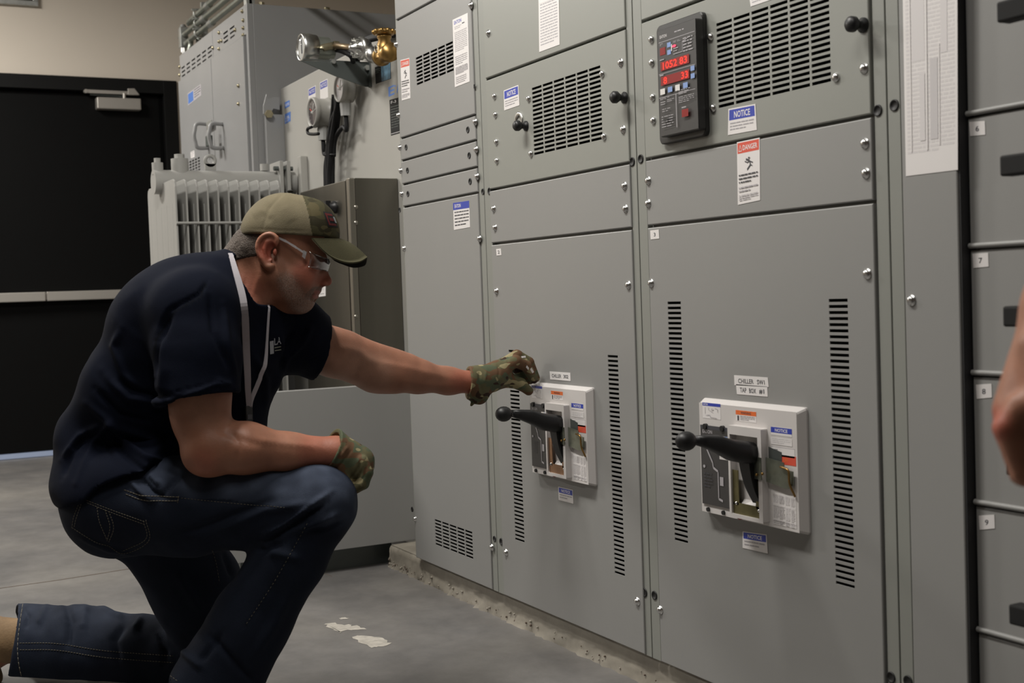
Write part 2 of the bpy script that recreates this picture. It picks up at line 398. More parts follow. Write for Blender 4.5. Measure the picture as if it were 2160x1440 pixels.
# lamps on the ceiling (out of frame, they light the place)
for i, (x, y, z, e) in enumerate(LAMPS):
    lm = thing('unseen_ceiling_light', (x, y, 3.4), 'unseen long fluorescent ceiling lamp hanging over the room', 'ceiling light', 'fluorescent ceiling lamps')
    MB().box((x-.62, y-.15, z), (x+.62, y+.15, z+.06)).build('housing', 'label_white', lm, bevel=.005)
    for sx in (-.4, .4): MB().cyl((x+sx, y, z+.06), (x+sx, y, 3.4), .006, n=8).build('hanger', 'galv', lm)
# floor marks
def blob(name, pts, m, h=.0006):
    mb = MB(); mb.add([(*p[:2], h) for p in pts], [tuple(range(len(pts)))]); return mb.build(name, m)
def fl(px, py): return on(2, 0, px, py)
marks = [[(683, 1316), (700, 1313), (730, 1318), (750, 1320), (775, 1327), (748, 1328), (728, 1329), (716, 1335), (700, 1326)],
         [(742, 1342), (766, 1340), (800, 1344), (818, 1350), (825, 1358), (800, 1364), (782, 1366), (765, 1356)],
         [(715, 1304), (728, 1302), (736, 1305), (722, 1306)]]
mb = MB()
for q in marks:
    n = len(q); pts = []
    for i in range(n):
        a = fl(*q[i]); b = fl(*q[(i+1) % n])
        for t in (0, .25, .5, .75): pts.append(a*(1-t)+b*t+RNG.normal(0, .004, 3))
    mb.add([(p[0], p[1], .0007) for p in pts[::-1]], [tuple(range(len(pts)))])
o = mb.build('floor_paint_mark', 'floor_paint'); tag(o, 'worn pale paint arrow fragments on the concrete floor right of the kneeling man', 'floor marking')
for q, nm, lb in (([(-60, 1249), (120, 1224), (290, 1197), (320, 1192)], 'floor_joint', 'thin brown joint line running across the floor at left'),
              ([(330, 1155), (600, 1180), (700, 1215)], 'floor_crack', 'fine dark crack in the concrete floor behind the man')):
    pts = [fl(*p) for p in q]; mb = MB(); mb.tube([p+np.array([0, 0, .0002]) for p in pts], .0016 if 'joint' in nm else .0008, 6)
    tag(mb.build(nm, 'joint_brown'), lb, 'floor joint')
# concrete plinth under the switchgear
mb = MB(); px0, px1, py0, py1, pz = -3.92, 3.0, .017, 1.15, .074
nx = 260; nz = 7; V = []; F = []
for j in range(nz+1):
    for i in range(nx+1):
        x = px0+(px1-px0)*(i/nx)**1.6; zz = pz*j/nz
        y = py0+(.004 if j < nz else .010)+RNG.normal(0, .0013)-(0.010*max(0, RNG.normal(.2, .7)) if j == 0 else (.004*max(0, RNG.normal(0, 1)) if j == 1 else 0))
        V.append((x, y, zz if j < nz else pz-.002))
for j in range(nz):
    for i in range(nx): F.append((j*(nx+1)+i, j*(nx+1)+i+1, (j+1)*(nx+1)+i+1, (j+1)*(nx+1)+i))
mb.add(V, F, 0, True); mb.box((px0, py0+.012, 0), (px1, py1, pz))
for k in range(170):
    x = px0+(px1-px0)*RNG.rand()**2.2; r = RNG.uniform(.0012, .004)
    mb.sph((x, py0+.001, RNG.uniform(.004, .03)), r, 6, 1 if RNG.rand() < .45 else 0)
pl = mb.build('concrete_plinth', ['plinth_concrete', 'joint_brown'], loc=(px0, py0, 0)); tag(pl, 'low rough-edged concrete plinth carrying the row of grey switchgear cabinets', 'plinth')
# ------------------------------------------------------------------ switchgear
ZB, ZT = 0.08, 2.31
S1 = (-3.655, -3.0835); S2 = (-3.0805, -2.3295); S3 = (-2.3265, -1.5735); S4 = (-1.5705, -1.4205)
GY = .9
def zmean(*p): return float(np.mean([GZ(a, b) for a, b in p]))
Z_A = zmean((846, 292), (1008, 240)); Z_S = [zmean((847, 341), (1010, 292)), zmean((849, 391), (1012, 349))]
Z_M = zmean((844, 440), (1014, 410), (1040, 402), (1325, 343), (1365, 330), (1835, 238))
Z_D = zmean((1045, 516), (1330, 484), (1370, 474), (1838, 424))
Z_B = zmean((1034, 165), (1316, 62), (1357, 42)); Z_1T = zmean((835, 44), (916, 0))
def cabinet(t, x0, x1, rails, pm='grey_post', dl=.024, dr=.024):
    mb = MB(); th = .003
    mb.box((x0, .004, ZB), (x0+dl, .03, ZT)); mb.box((x1-dr, .004, ZB), (x1, .03, ZT))
    for z in rails: mb.box((x0+dl, .0165, z-.03), (x1-dr, .03, z+.03))
    mb.box((x0, .03, ZB), (x0+th, GY, ZT)); mb.box((x1-th, .03, ZB), (x1, GY, ZT)); mb.box((x0+th, GY-th, ZB), (x1-th, GY, ZT))
    mb.box((x0+th, .03, ZT-th), (x1-th, GY-th, ZT)); mb.box((x0+th, .03, ZB), (x1-th, GY-th, ZB+th)); 
    o = mb.build('frame', pm, t, bevel=.0012)
    # thin line grooves on posts
    return o
def danger(parent, q, name='danger_label'):
    it = [('r', .03, .02, .97, .19, 'label_red'), ('t', .26, .065, .9, .15, 'DANGER', 'label_white'), ('p', [(.08, .155), (.15, .06), (.22, .155), (.08, .155)], .012, 'label_white')]
    it += [('p', [(.40, .30), (.55, .33), (.60, .40), (.45, .47)], .035, 'print_dark'), ('p', [(.55, .33), (.48, .36), (.35, .33)], .018, 'print_dark'), ('p', [(.56, .34), (.70, .37)], .018, 'print_dark'),
           ('p', [(.57, .39), (.68, .42)], .015, 'print_dark'), ('d', .54, .285, .04, .014, 'print_dark')]
    it += [('l', .08, .53, .92, .70, 3, 'print_dark', .35), ('l', .08, .73, .92, .84, 2, 'print_grey', .4), ('l', .08, .86, .92, .96, 3, 'print_grey', .4)]
    return printed(name, parent, q, NY, 'label_white', it)
def notice(parent, q, name='notice_label', hb=.45, n=3):
    it = [('r', .04, .05, .96, hb, 'label_blue'), ('t', .22, .13, .80, hb-.07, 'NOTICE', 'label_white'), ('l', .08, hb+.1, .92, .9, n, 'print_grey', .4)]
    return printed(name, parent, q, NY, 'label_white', it)
def sheet(parent, q, items, name='paper_label'): return printed(name, parent, q, NY, 'label_white', items)
def vslots(x0, x1, z0, z1, n=48): return slots(x0, x1, z0, z1, 1, n, 1., .52)

# ---- section 1
s1 = thing('switchgear_section', (S1[0], 0, ZB), 'narrow leftmost grey switchgear section with three slim stacked strips and a plain door', 'switchgear', 'switchgear sections in the row')
cabinet(s1, *S1, [Z_1T, Z_A, *Z_S, Z_M], dl=.017, dr=.03)
xa, xb = S1[0]+.012, -3.114
g = .003
plate('top_panel', s1, xa, xb, Z_1T+g, ZT-.004)
vx0, vx1 = GX(877, 124), GX(955, 89); vz0, vz1 = zmean((880, 179), (955, 150)), zmean((877, 123), (953, 86))
pA = plate('vented_panel', s1, xa, xb, Z_A+g, Z_1T-g, slots(vx0, vx1, vz0, vz1, 5, 8, .88, .6))
danger(pA, qpx([(845, 127), (864, 122), (866, 207), (848, 212)]))
it = [('t', .1, .035, .58, .085, 'E\u00b7T\u00b7N', 'label_blue')]
it = [('t', .1, .03, .58, .085, 'EATON', 'label_blue'), ('l', .12, .12, .6, .17, 2, 'print_grey', .35), ('r', .62, .105, .78, .118, 'print_dark'), ('l', .1, .2, .92, .5, 11, 'print_pale', .5),
      ('l', .1, .56, .9, .70, 5, 'print_grey', .3), ('l', .1, .72, .92, .83, 8, 'print_grey', .45), ('l', .1, .86, .8, .97, 4, 'print_pale', .5)]
sheet(pA, qpx([(955, 42), (987, 27), (991, 172), (960, 184)]), it, 'instruction_label')
for q in ((836, 94), (841, 243), (994, 11)): screw(pA, *q)
MB().box(G(1000.5, 178)+(-.003, 0, 0), G(1001.5, 186)+(.003, -.001, 0)).build('latch_slot', 'matt_black', pA)
zz = [Z_A, *Z_S, Z_M]
for i in range(3):
    sp = plate('strip_panel', s1, xa, xb, zz[i+1]+g, zz[i]-g)
    lx, ly = ((857, 313), (860, 363), (861, 414))[i]; rx, ry = ((987, 269), (990, 326), (992, 381))[i]
    for a, b in ((lx, ly), (rx, ry)):
        stamp('plug', 'hole_plug', sp, (GX(a, b), 0, (zz[i]+zz[i+1])/2+(.003 if a < 900 else 0)), f_hole, 'black_rubber', .9)
    for a, b in (((844, 311), (846, 360), (848, 409))[i], ((1003, 257), (1005, 315), (1007, 372))[i]): screw(sp, a, b)
MB().box((S1[0]+.02, .1, vz0-.06), (xb, .14, vz0+.05)).build('busbar', 'galv', s1)
bx0, bx1 = GX(917, 1094), GX(996, 1121); bz0, bz1 = zmean((918, 1148), (996, 1178)), zmean((917, 1094), (994, 1121))
d1 = plate('door', s1, xa, xb, ZB+.002, Z_M-g, slots(bx0, bx1, bz0, bz1, 5, 8, .88, .6))
it = [('r', .0, .0, 1, .27, 'label_blue'), ('t', .1, .06, .48, .2, 'EATON', 'label_white'), ('l', .08, .34, .95, .94, 5, 'print_dark', .35)]
sheet(d1, qpx([(956, 428), (990, 423), (992, 479), (958, 485)]), it, 'service_label')
for q in ((1012, 503), (853, 524), (876, 1094), (1038, 1154)): screw(d1, *q)
for q in ((1019, 404), (1043.5, 1136), (843.5, 443), (870, 1074)): plug(s1, *q, y=.004, s=.85)

# ---- breaker, shared by sections 2 and 3
def breaker(parent, x0, x1, z0, z1, warm):
    W, H = x1-x0, z1-z0; d = .019
    def X(u): return x0+u*W
    def Zc(v): return z1-v*H
    mb = MB(); e = .010
    # bezel body: sloped sides, with the trip-unit notch at lower left
    base = [(X(0), 0, Zc(1)), (X(1), 0, Zc(1)), (X(1), 0, Zc(0)), (X(0), 0, Zc(0))]
    mid = [(X(0), -.004, Zc(1)), (X(1), -.004, Zc(1)), (X(1), -.004, Zc(0)), (X(0), -.004, Zc(0))]
    fr = [(X(0)+e*.5, -d, Zc(1)+e*.4), (X(1)-e, -d, Zc(1)+e*.4), (X(1)-e, -d, Zc(0)-e*.8), (X(0)+e*.5, -d, Zc(0)-e*.8)]
    for A, Bq in ((base, mid), (mid, fr)): mb.add(A+Bq, [(i, (i+1) % 4, (i+1) % 4+4, i+4) for i in range(4)])
    mb.add(fr, [(0, 1, 2, 3)])
    br = mb.build('circuit_breaker', 'bezel_white', parent, bevel=.0045)
    br['label'] = 'white framed breaker face with black pump handle'
    Y = -d
    def q(u0, v0, u1, v1, y=None):
        y = Y if y is None else y; return rect(X(u0), X(u1), Zc(v1), Zc(v0), y)
    # trip unit
    it = [('r', .0, .0, 1, .045, 'print_dark'), ('t', .08, .055, .42, .10, 'EATON', 'print_grey'), ('r', .06, .12, .58, .13, 'meter_face')]
    it += [('r', .66, .11, .98, .40, 'bezel_white'), ('r', .72, .13, .80, .26, 'key_blue'), ('r', .86, .11, .96, .26, 'key_blue'), ('d', .91, .27, .05, .035, 'label_white'),
           ('p', [(.16, .24), (.3, .36), (.42, .46), (.44, .52), (.60, .56), (.60, .90), (.74, .92)], .03, 'print_grey'), ('r', .66, .62, .78, .73, 'print_grey'),
           ('d', .12, .52, .04, .02, 'print_grey'), ('p', [(.5, .3), (.62, .34)], .02, 'print_grey'), ('l', .1, .6, .4, .8, 5, 'print_dark', .3)]
    printed('trip_unit', br, q(.035, .225, .335, .91), NY, 'meter_face', it, t=.003)
    for u, v in ((.09, .955), (.25, .955)):
        MB().cyl((X(u), Y, Zc(v)), (X(u), Y-.004, Zc(v)), .0045, n=12).build('fixing_screw', 'black_plastic', br)
    for u in (.09, .27):
        MB().cyl((X(u), Y, Zc(.235)), (X(u), Y-.006, Zc(.235)), .006, n=12).build('fixing_screw', 'black_plastic', br)
    # raised centre surround with recess
    yr = Y-.016; ux0, ux1, v0, v1 = .375, .70, .19, .955
    def ring(a, b, y0, y1, m, name, bev=.003):
        mb = MB()
        for (p0, p1) in (((a[0], a[1]), (b[0], a[3])), ((b[1], a[1]), (a[2], a[3])), ((b[0], a[1]), (b[1], b[2])), ((b[0], b[3]), (b[1], a[3]))):
            mb.box((X(p0[0]), y0, Zc(p0[1])), (X(p1[0]), y1, Zc(p1[1])))
        return mb.build(name, m, br, bevel=bev)
    mb = MB()
    o = [(ux0, v0), (ux1, v0), (ux1, v1), (ux0, v1)]; i_ = [(.395, .262), (.665, .262), (.665, .925), (.395, .925)]
    for L0, L1 in (((o, Y+.001), (o, yr)), ((o, yr), (i_, yr)), ((i_, yr), (i_, Y+.012))):
        A = [(X(u), L0[1], Zc(v)) for u, v in L0[0]]; Bq = [(X(u), L1[1], Zc(v)) for u, v in L1[0]]
        mb.add(A+Bq, [(k, k+4, (k+1) % 4+4, (k+1) % 4) for k in range(4)])
    mb.add([(X(u), Y+.012, Zc(v)) for u, v in i_], [(0, 3, 2, 1)], 1)
    mb.build('surround', ['bezel_white', 'matt_black'], br, bevel=.0025)
    # metal plate inside the surround
    mb = MB(); mt = 'brass_plate' if warm else 'brass_green'
    yp = yr+.004
    for a, b in (((.397, .56), (.45, .85)), ((.62, .62), (.658, .85)), ((.397, .83), (.658, .924))): mb.box((X(a[0]), yp, Zc(a[1])), (X(b[0]), yp+.002, Zc(b[1])))
    mb.build('handle_plate', mt, br)
    for u, v in ((.43, .835), (.65, .86)): MB().sph((X(u), yp, Zc(v)), .0035, 10).build('rivet', 'chrome', br)
    mb = MB(); mb.add([(X(.46), yp+.012, Zc(.80)), (X(.62), yp+.012, Zc(.80)), (X(.62), yp+.004, Zc(.84)), (X(.46), yp+.004, Zc(.84))], [(0, 1, 2, 3)])
    mb.build('recess_shelf', 'bezel_white', br)
    # handle: arc in the slot, square body, tapering arm, round knob
    xc = X(.555)+.008; zk = Zc(.36)+.007
    L = .175
    mb = MB(); hs = []
    prof = [(-.028, -.015, .044, .029), (-.045, -.012, .044, .028), (-.072, -.006, .042, .023), (-.10, .007, .036, .018), (-.130, .015, .025, .014), (-.150, .019, .018, .012)]
    rings = []
    for y, dz, h, wd in prof:
        r = []
        for a in np.linspace(0, 2*np.pi, 16, False):
            ca, sa = math.cos(a), math.sin(a)
            r.append((xc+wd*np.sign(ca)*abs(ca)**.55, Y+y+.012, zk+dz+h/2*np.sign(sa)*abs(sa)**.55))
        rings.append(r)
    for r in rings: hs += r
    mb.add(hs, [(j*16+i, (j+1)*16+i, (j+1)*16+(i+1) % 16, j*16+(i+1) % 16) for j in range(len(rings)-1) for i in range(16)]+[tuple(range(16)), tuple(range(len(hs)-1, len(hs)-17, -1))], 0, True)
    mb.sph((xc, Y-.162, zk+.020), .0185, 18, 0, (1, 1.15, 1))
    # curved lever going down into the slot
    xc -= .008
    pts = spline([(xc+.006, Y-.012, zk-.005), (xc+.010, Y-.012, zk-.045), (xc+.014, Y-.008, zk-.080), (xc+.020, Y+.002, zk-.112)], 6)
    k = len(pts)
    for j in range(k-1):
        w0 = .017-.006*j/k; w1 = .017-.006*(j+1)/k; t0 = .018-.006*j/k; t1 = .018-.006*(j+1)/k
        A = [pts[j]+np.array(o_) for o_ in ((-w0, -t0, 0), (w0, -t0, 0), (w0, t0, 0), (-w0, t0, 0))]; Bq = [pts[j+1]+np.array(o_) for o_ in ((-w1, -t1, 0), (w1, -t1, 0), (w1, t1, 0), (-w1, t1, 0))]
        mb.add(A+Bq, [(i, i+4, (i+1) % 4+4, (i+1) % 4) for i in range(4)]+[(0, 1, 2, 3), (7, 6, 5, 4)])
    h = mb.build('pump_handle', 'black_plastic', br); h['label'] = 'black plastic charging handle with round knob'
    # hasp bracket on the right of the surround
    mb = MB(); y1 = yr-.002
    mb.slab([(X(.62), y1, Zc(.42)), (X(.70), y1, Zc(.42)), (X(.70), y1, Zc(.60)), (X(.62), y1, Zc(.60))][::-1], NY, .0016)
    y2 = Y-.007
    mb.slab([(X(.705), y2, Zc(.42)), (X(.87), y2, Zc(.44)), (X(.87), y2, Zc(.49)), (X(.95), y2, Zc(.50)), (X(.95), y2, Zc(.60)), (X(.91), y2, Zc(.64)), (X(.87), y2, Zc(.645)), (X(.705), y2, Zc(.615))][::-1], NY, .0018)
    mb.build('padlock_hasp', 'hasp_steel', br)['label'] = 'bent metal hasp plate beside the handle'
    MB().tube(spline([(X(.85), y2-.003, Zc(.475)), (X(.90), y2-.005, Zc(.48)), (X(.93), y2-.005, Zc(.50)), (X(.93), y2-.003, Zc(.60)), (X(.95), Y-.003, Zc(.70))], 5), .0022, 8).build('hasp_rod', 'brass', br)
    for u, v in ((.665, .56), (.72, .545)): MB().sph((X(u), y1-.002, Zc(v)), .003, 8).build('rivet', 'brass', br)
    MB().slab([(X(.71), Y-.001, Zc(.335)), (X(.83), Y-.001, Zc(.365)), (X(.83), Y-.001, Zc(.46)), (X(.71), Y-.001, Zc(.46))][::-1], NY, .001).build('status_window', 'bracket_steel', br)
    # red push button
    MB().lathe((X(.42), Y, Zc(.945)), NY, [(0, .0085), (.004, .0085), (.006, .006), (.0065, 0)], 20).build('trip_button', 'red_button', br)
    # prints
    def lab(nm, u0, v0, u1, v1, base, items): return printed(nm, br, q(u0, v0, u1, v1), NY, base, items, t=.0004)
    lab('diagram_label', .055, .03, .245, .165, 'label_white', [('r', 0, 0, 1, .2, 'label_blue'), ('t', .05, .04, .3, .16, 'EATON', 'label_white'), ('p', [(.15, .3), (.15, .7)], .02, 'print_grey'), ('p', [(.35, .3), (.35, .45), (.6, .6)], .02, 'print_grey'),
        ('d', .55, .4, .07, .07, 'print_pale'), ('p', [(.7, .3), (.85, .35), (.85, .55)], .02, 'print_grey'), ('p', [(.2, .8), (.4, .75), (.45, .9), (.8, .92)], .03, 'print_grey')])
    lab('warning_label', .40, .065, .60, .155, 'label_white', [('r', 0, 0, 1, .42, 'label_orange'), ('t', .25, .1, .75, .33, 'WARNING', 'print_dark'), ('r', .08, .5, .16, .95, 'print_dark'), ('l', .22, .5, .95, .95, 3, 'print_grey', .4)])
    lab('notice_label', .735, .170, .925, .235, 'label_white', [('r', 0, 0, 1, .68, 'label_blue'), ('t', .2, .15, .8, .56, 'NOTICE', 'label_white')])
    lab('notice_label', .735, .255, .925, .31, 'print_pale', [('r', 0, 0, 1, 1, 'label_white'), ('l', .05, .1, .95, .9, 3, 'print_pale', .4)])
    lab('rating_label', .735, .325, .945, .40, 'label_white', [('r', 0, 0, 1, .06, 'print_grey'), ('t', .02, .25, .28, .6, '1600', 'print_dark'), ('l', .02, .68, .45, .95, 2, 'print_grey', .4)])
    lab('status_label', .83, .385, .955, .46, 'label_red', [('t', .1, .3, .45, .75, 'OFF', 'label_orange')])
    it = [('r', 0, 0, 1, 1, 'label_white')]
    for c, (a, b) in enumerate(((.03, .28), (.30, .52), (.56, .74), (.8, .95))):
        it += [('l', a, .05, b, .32, 9, 'print_pale', .6), ('l', a, .40, b, .80, 14, 'print_pale', .62), ('l', a, .86, b, .98, 3, 'print_grey', .5)]
    it += [('r', 0, .36, 1, .37, 'print_pale'), ('r', 0, .83, 1, .84, 'print_pale')]
    lab('spec_table_label', .735, .70, .945, .985-.03, 'label_white', it)
    return br
def pull_knob(parent, px, py, ring=False):
    p = G(px, py)
    if ring:
        k = stamp('ringknobbase', 'lock_ring', parent, p+np.array([.012, 0, .012]), lambda mb: (mb.lathe((0, 0, 0), (0, -1, 0), [(0, .022), (.003, .022), (.004, .019), (.004, .012), (.001, .011)], 24)), 'zinc')
    def f(mb): mb.lathe((0, 0, 0), (0, -1, 0), [(0, .013), (.003, .013), (.006, .008), (.012, .007), (.017, .010), (.022, .0135), (.030, .0135), (.035, .009), (.036, 0)], 24)
    # the knob head sits .04 in front of the sheet: aim at where the stem meets it
    b = G(px, py, -.026); b = np.array([b[0], 0, b[2]])
    return stamp('pullknob', 'pull_knob', parent, b, f, 'black_plastic')

# ---- section 2
s2 = thing('switchgear_section', (S2[0], 0, ZB), 'middle grey switchgear section whose breaker the kneeling man is touching', 'switchgear', 'switchgear sections in the row')
cabinet(s2, *S2, [Z_B, Z_M, Z_D], dl=.037, dr=.024)
xa, xb = -3.042, -2.352
tp = plate('top_panel', s2, xa, xb, Z_B+g, ZT-.004, m='grey_panel_reflect'); screw(tp, 1031, 70); screw(tp, 1314, -20)
it = [('l', .08, .02, .92, .97, 44, 'print_grey', .38), ('r', .05, .33, .95, .36, 'label_white'), ('r', .05, .62, .95, .64, 'label_white')]
q = [G(1134, -170), G(1176, -188), G(1181, 94), G(1138, 110)]
sheet(tp, q, it, 'instruction_label')
vx0, vx1 = GX(1122, 187), GX(1266, 139); vz0, vz1 = zmean((1128, 327), (1268, 294)), zmean((1122, 186), (1263, 138))
pB = plate('vented_panel', s2, xa, xb, Z_M+g, Z_B-g, slots(vx0, vx1, vz0, vz1, 6, 16, .9, .55), m='grey_panel_reflect')
notice(pB, qpx([(1063, 191), (1094, 179), (1096, 222), (1064, 233)]))
pull_knob(pB, 1091, 265, True); pull_knob(pB, 1297, 205)
for q in ((1044, 203), (1046, 242), (1048, 299), (1049, 339), (1116, 208), (1121, 324), (1271, 156), (1275, 288)): dome(pB, *q)
for q in ((1310, 132), (1315, 273)): screw(pB, *q)
for k in range(4):
    MB().tube(spline([(vx0+.35+k*.006, .1, vz0-.1), (vx0+.33+k*.008, .09, vz0+.1), (vx0+.37+k*.004, .1, vz0+.3)], 6), .002, 6).build('wire', 'label_blue', s2)
pC = plate('blank_panel', s2, xa, xb, Z_D+g, Z_M-g)
for q in ((1042, 440), (1045, 480), (1318, 392), (1320, 440)): screw(pC, *q)
dz0, dz1 = .247, .757
d2 = plate('door', s2, xa, xb, ZB+.002, Z_D-g, vslots(-2.963, -2.911, dz0, dz1)+vslots(-2.468, -2.425, dz0, dz1))
sheet(d2, qpx([(1047, 525), (1057, 524), (1058, 538), (1048, 539)]), [('t', .3, .25, .7, .75, '2', 'print_dark')], 'number_label')
for q in ((1048, 614), (1326, 601), (1068, 1165), (1345, 1268)): screw(d2, *q)
sheet(d2, qpx([(1160, 783), (1203.5, 786), (1204, 803.5), (1161, 800)]), [('t', .1, .28, .56, .72, 'CHILLER', 'print_dark'), ('t', .67, .28, .9, .72, '302', 'print_dark')], 'name_label')
notice(d2, qpx([(1178, 1026), (1209, 1033), (1210, 1062), (1179, 1054)]), hb=.42, n=2)
breaker(s2, -2.823, -2.532, .443, .678, True)
for q in ((1033, 403), (1334, 341), (1058, 1142), (1360, 1249)): plug(s2, *q, y=.004)

# ---- section 3
s3 = thing('switchgear_section', (S3[0], 0, ZB), 'wide grey switchgear section with the black meter panel and the nearer breaker', 'switchgear', 'switchgear sections in the row')
cabinet(s3, *S3, [Z_B, Z_M, Z_D], dl=.033, dr=.028)
xa, xb = -2.2885, -1.606
tp = plate('top_panel', s3, xa, xb, Z_B+g, ZT-.004, m='grey_panel_reflect')
# size of the vent from its lower corners and column width
vx0, vx1 = GX(1511, 53), GX(1753, 170); vz0 = zmean((1515, 228), (1752, 172)); vz1 = GZ(1510, 50)
pM = plate('vented_panel', s3, xa, xb, Z_M+g, Z_B-g, slots(vx0, vx1, vz0, vz1, 6, 16, .9, .55), m='grey_panel_reflect')
lblz = Z_B-g
sheet(pM, [G(1580, -14), G(1624, -28), G(1628, -1), G(1584, 14)], [('l', .1, .1, .9, .9, 4, 'print_grey', .4)], 'paper_label')
notice(pM, qpx([(1537, 230), (1594, 219), (1597, 274), (1536, 285)]))
pull_knob(pM, 1797, 51)
for q in ((1375, 83), (1376, 132), (1378, 205), (1379, 254), (1499.5, 78), (1505, 228)): dome(pM, *q)
for q in ((1823, 144), (1764, 163)): (screw if q[0] > 1800 else dome)(pM, *q)
# meter
m0, m1 = G(1386, 57), G(1492, 286); mx0, mx1 = -2.229, -2.064; mz0, mz1 = 1.212, 1.463
def rrect(x0, x1, z0, z1, r, y, n=5):
    p = []
    for cx, cz, a0 in ((x1-r, z1-r, 0), (x0+r, z1-r, 90), (x0+r, z0+r, 180), (x1-r, z0+r, 270)):
        for a in np.linspace(a0, a0+90, n): p.append((cx+r*math.cos(math.radians(a)), y, cz+r*math.sin(math.radians(a))))
    return p
def loft(mb, rings, mi=0, sm=False):
    n = len(rings[0]); V = [p for r in rings for p in r]
    mb.add(V, [(j*n+i, (j+1)*n+i, (j+1)*n+(i+1) % n, j*n+(i+1) % n) for j in range(len(rings)-1) for i in range(n)]+[tuple((len(rings)-1)*n+i for i in range(n))][::1], mi, sm)
db, df = -.011, -.027
bx0_, bx1_ = GX(1387, 170, db), GX(1485, 170, db); bz1_ = (GZ(1386, 57, db)+GZ(1484, 20, db))/2; bz0_ = (GZ(1394, 305, db)+GZ(1492, 285, db))/2
fx0, fx1 = GX(1391, 170, df), GX(1472, 170, df); fz1 = (GZ(1391, 66, df)+GZ(1472, 36, df))/2; fz0 = (GZ(1393, 290, df)+GZ(1474, 271, df))/2
mb = MB()
loft(mb, [rrect(bx0_, bx1_, bz0_, bz1_, .012, 0), rrect(bx0_, bx1_, bz0_, bz1_, .012, db+.002), rrect(bx0_+.002, bx1_-.002, bz0_+.002, bz1_-.002, .011, db), rrect(fx0-.001, fx1+.001, fz0-.001, fz1+.001, .005, db-.0005),
          rrect(fx0-.001, fx1+.001, fz0-.001, fz1+.001, .005, df+.002), rrect(fx0, fx1, fz0, fz1, .004, df)])
mt_ = mb.build('power_meter', 'meter_black', s3); mt_['label'] = 'black electronic meter panel with red number displays'
fq = rect(fx0+.001, fx1-.001, fz0+.001, fz1-.001, df)
it = [('t', .05, .045, .24, .075, 'EATON', 'print_pale'), ('l', .45, .05, .88, .063, 1, 'print_grey', .8), ('r', .02, .108, .98, .113, 'print_grey'),
      ('l', .05, .125, .15, .15, 2, 'print_grey', .4), ('r', .05, .165, .20, .235, 'lcd_red'), ('r', .25, .135, .35, .18, 'key_blue'), ('r', .25, .205, .35, .25, 'key_blue'), ('r', .36, .16, .385, .225, 'key_white'),
      ('d', .44, .185, .055, .012, 'led_pink'), ('l', .42, .14, .62, .16, 2, 'print_grey', .3), ('l', .42, .205, .56, .25, 2, 'print_grey', .35), ('p', [(.42, .26), (.66, .26), (.66, .17), (.8, .15)], .006, 'print_grey'),
      ('l', .68, .14, .93, .285, 5, 'print_grey', .35), ('l', .05, .275, .24, .285, 1, 'print_grey', .8),
      ('r', .07, .300, .83, .385, 'lcd_red'), ('t', .13, .308, .78, .376, '1052 83', 'led_red'),
      ('r', .02, .41, .98, .414, 'print_grey'), ('l', .04, .42, .2, .432, 1, 'print_grey', .8), ('r', .07, .44, .83, .525, 'lcd_red'), ('t', .14, .45, .24, .515, '8', 'led_red'), ('t', .62, .45, .80, .515, '33', 'led_red'),
      ('r', .87, .42, .97, .465, 'key_blue'), ('r', .87, .49, .97, .535, 'key_blue'), ('r', .05, .555, .18, .61, 'key_white'), ('r', .26, .555, .38, .605, 'key_blue'), ('r', .46, .555, .58, .61, 'key_white'), ('r', .67, .555, .79, .605, 'key_blue'),
      ('r', .02, .635, .98, .639, 'print_grey'), ('r', .47, .64, .485, .95, 'print_grey'), ('l', .05, .645, .3, .665, 2, 'print_grey', .35), ('l', .55, .61, .85, .66, 3, 'print_grey', .35),
      ('l', .55, .675, .95, .74, 4, 'print_grey', .3), ('l', .06, .68, .22, .72, 2, 'print_grey', .3), ('l', .24, .67, .43, .70, 2, 'print_grey', .3), ('l', .10, .75, .35, .79, 2, 'print_grey', .25),
      ('l', .08, .82, .4, .94, 5, 'print_grey', .25), ('d', .18, .85, .06, .022, 'meter_black'), ('l', .63, .775, .75, .787, 1, 'print_grey', .8), ('r', .63, .80, .80, .87, 'lcd_red')]
printed('meter_display', mt_, fq, NY, 'meter_face', it, t=.0012)
pE = plate('blank_panel', s3, xa, xb, Z_D+g, Z_M-g)
danger(pE, qpx([(1555, 300), (1603, 290), (1604, 422), (1557, 432)]))
for q in ((1368, 381), (1368, 429), (1825, 302), (1827, 365)): screw(pE, *q)
d3 = plate('door', s3, xa, xb, ZB+.002, Z_D-g, vslots(-2.221, -2.173, .364, .878)+vslots(-1.721, -1.673, .364, .878))
sheet(d3, qpx([(1372, 486), (1390, 484), (1391, 503), (1373, 505)]), [('t', .4, .3, .62, .72, '3', 'print_dark')], 'number_label')
for q in ((1374, 597), (1830, 577), (1393, 1286)): screw(d3, *q)
sheet(d3, qpx([(1549, 791), (1620, 796), (1622, 816), (1550, 812)]), [('t', .12, .3, .58, .78, 'CHILLER', 'print_dark'), ('t', .68, .3, .9, .78, 'SW1', 'print_dark')], 'name_label')
sheet(d3, qpx([(1553, 810), (1619, 815), (1620, 836.5), (1555, 831)]), [('t', .12, .3, .33, .78, 'TAP', 'print_dark'), ('t', .42, .3, .64, .78, 'BOX', 'print_dark'), ('t', .74, .3, .9, .78, '#1', 'print_dark')], 'name_label')
notice(d3, qpx([(1567, 1120), (1618, 1127), (1620, 1167), (1567, 1155)]), hb=.42, n=2)
breaker(s3, -2.098, -1.784, .443, .679, False)
for q in ((1352, 335), (1852, 233), (1381, 1255), (1880, 1428)): plug(s3, *q, y=.004)

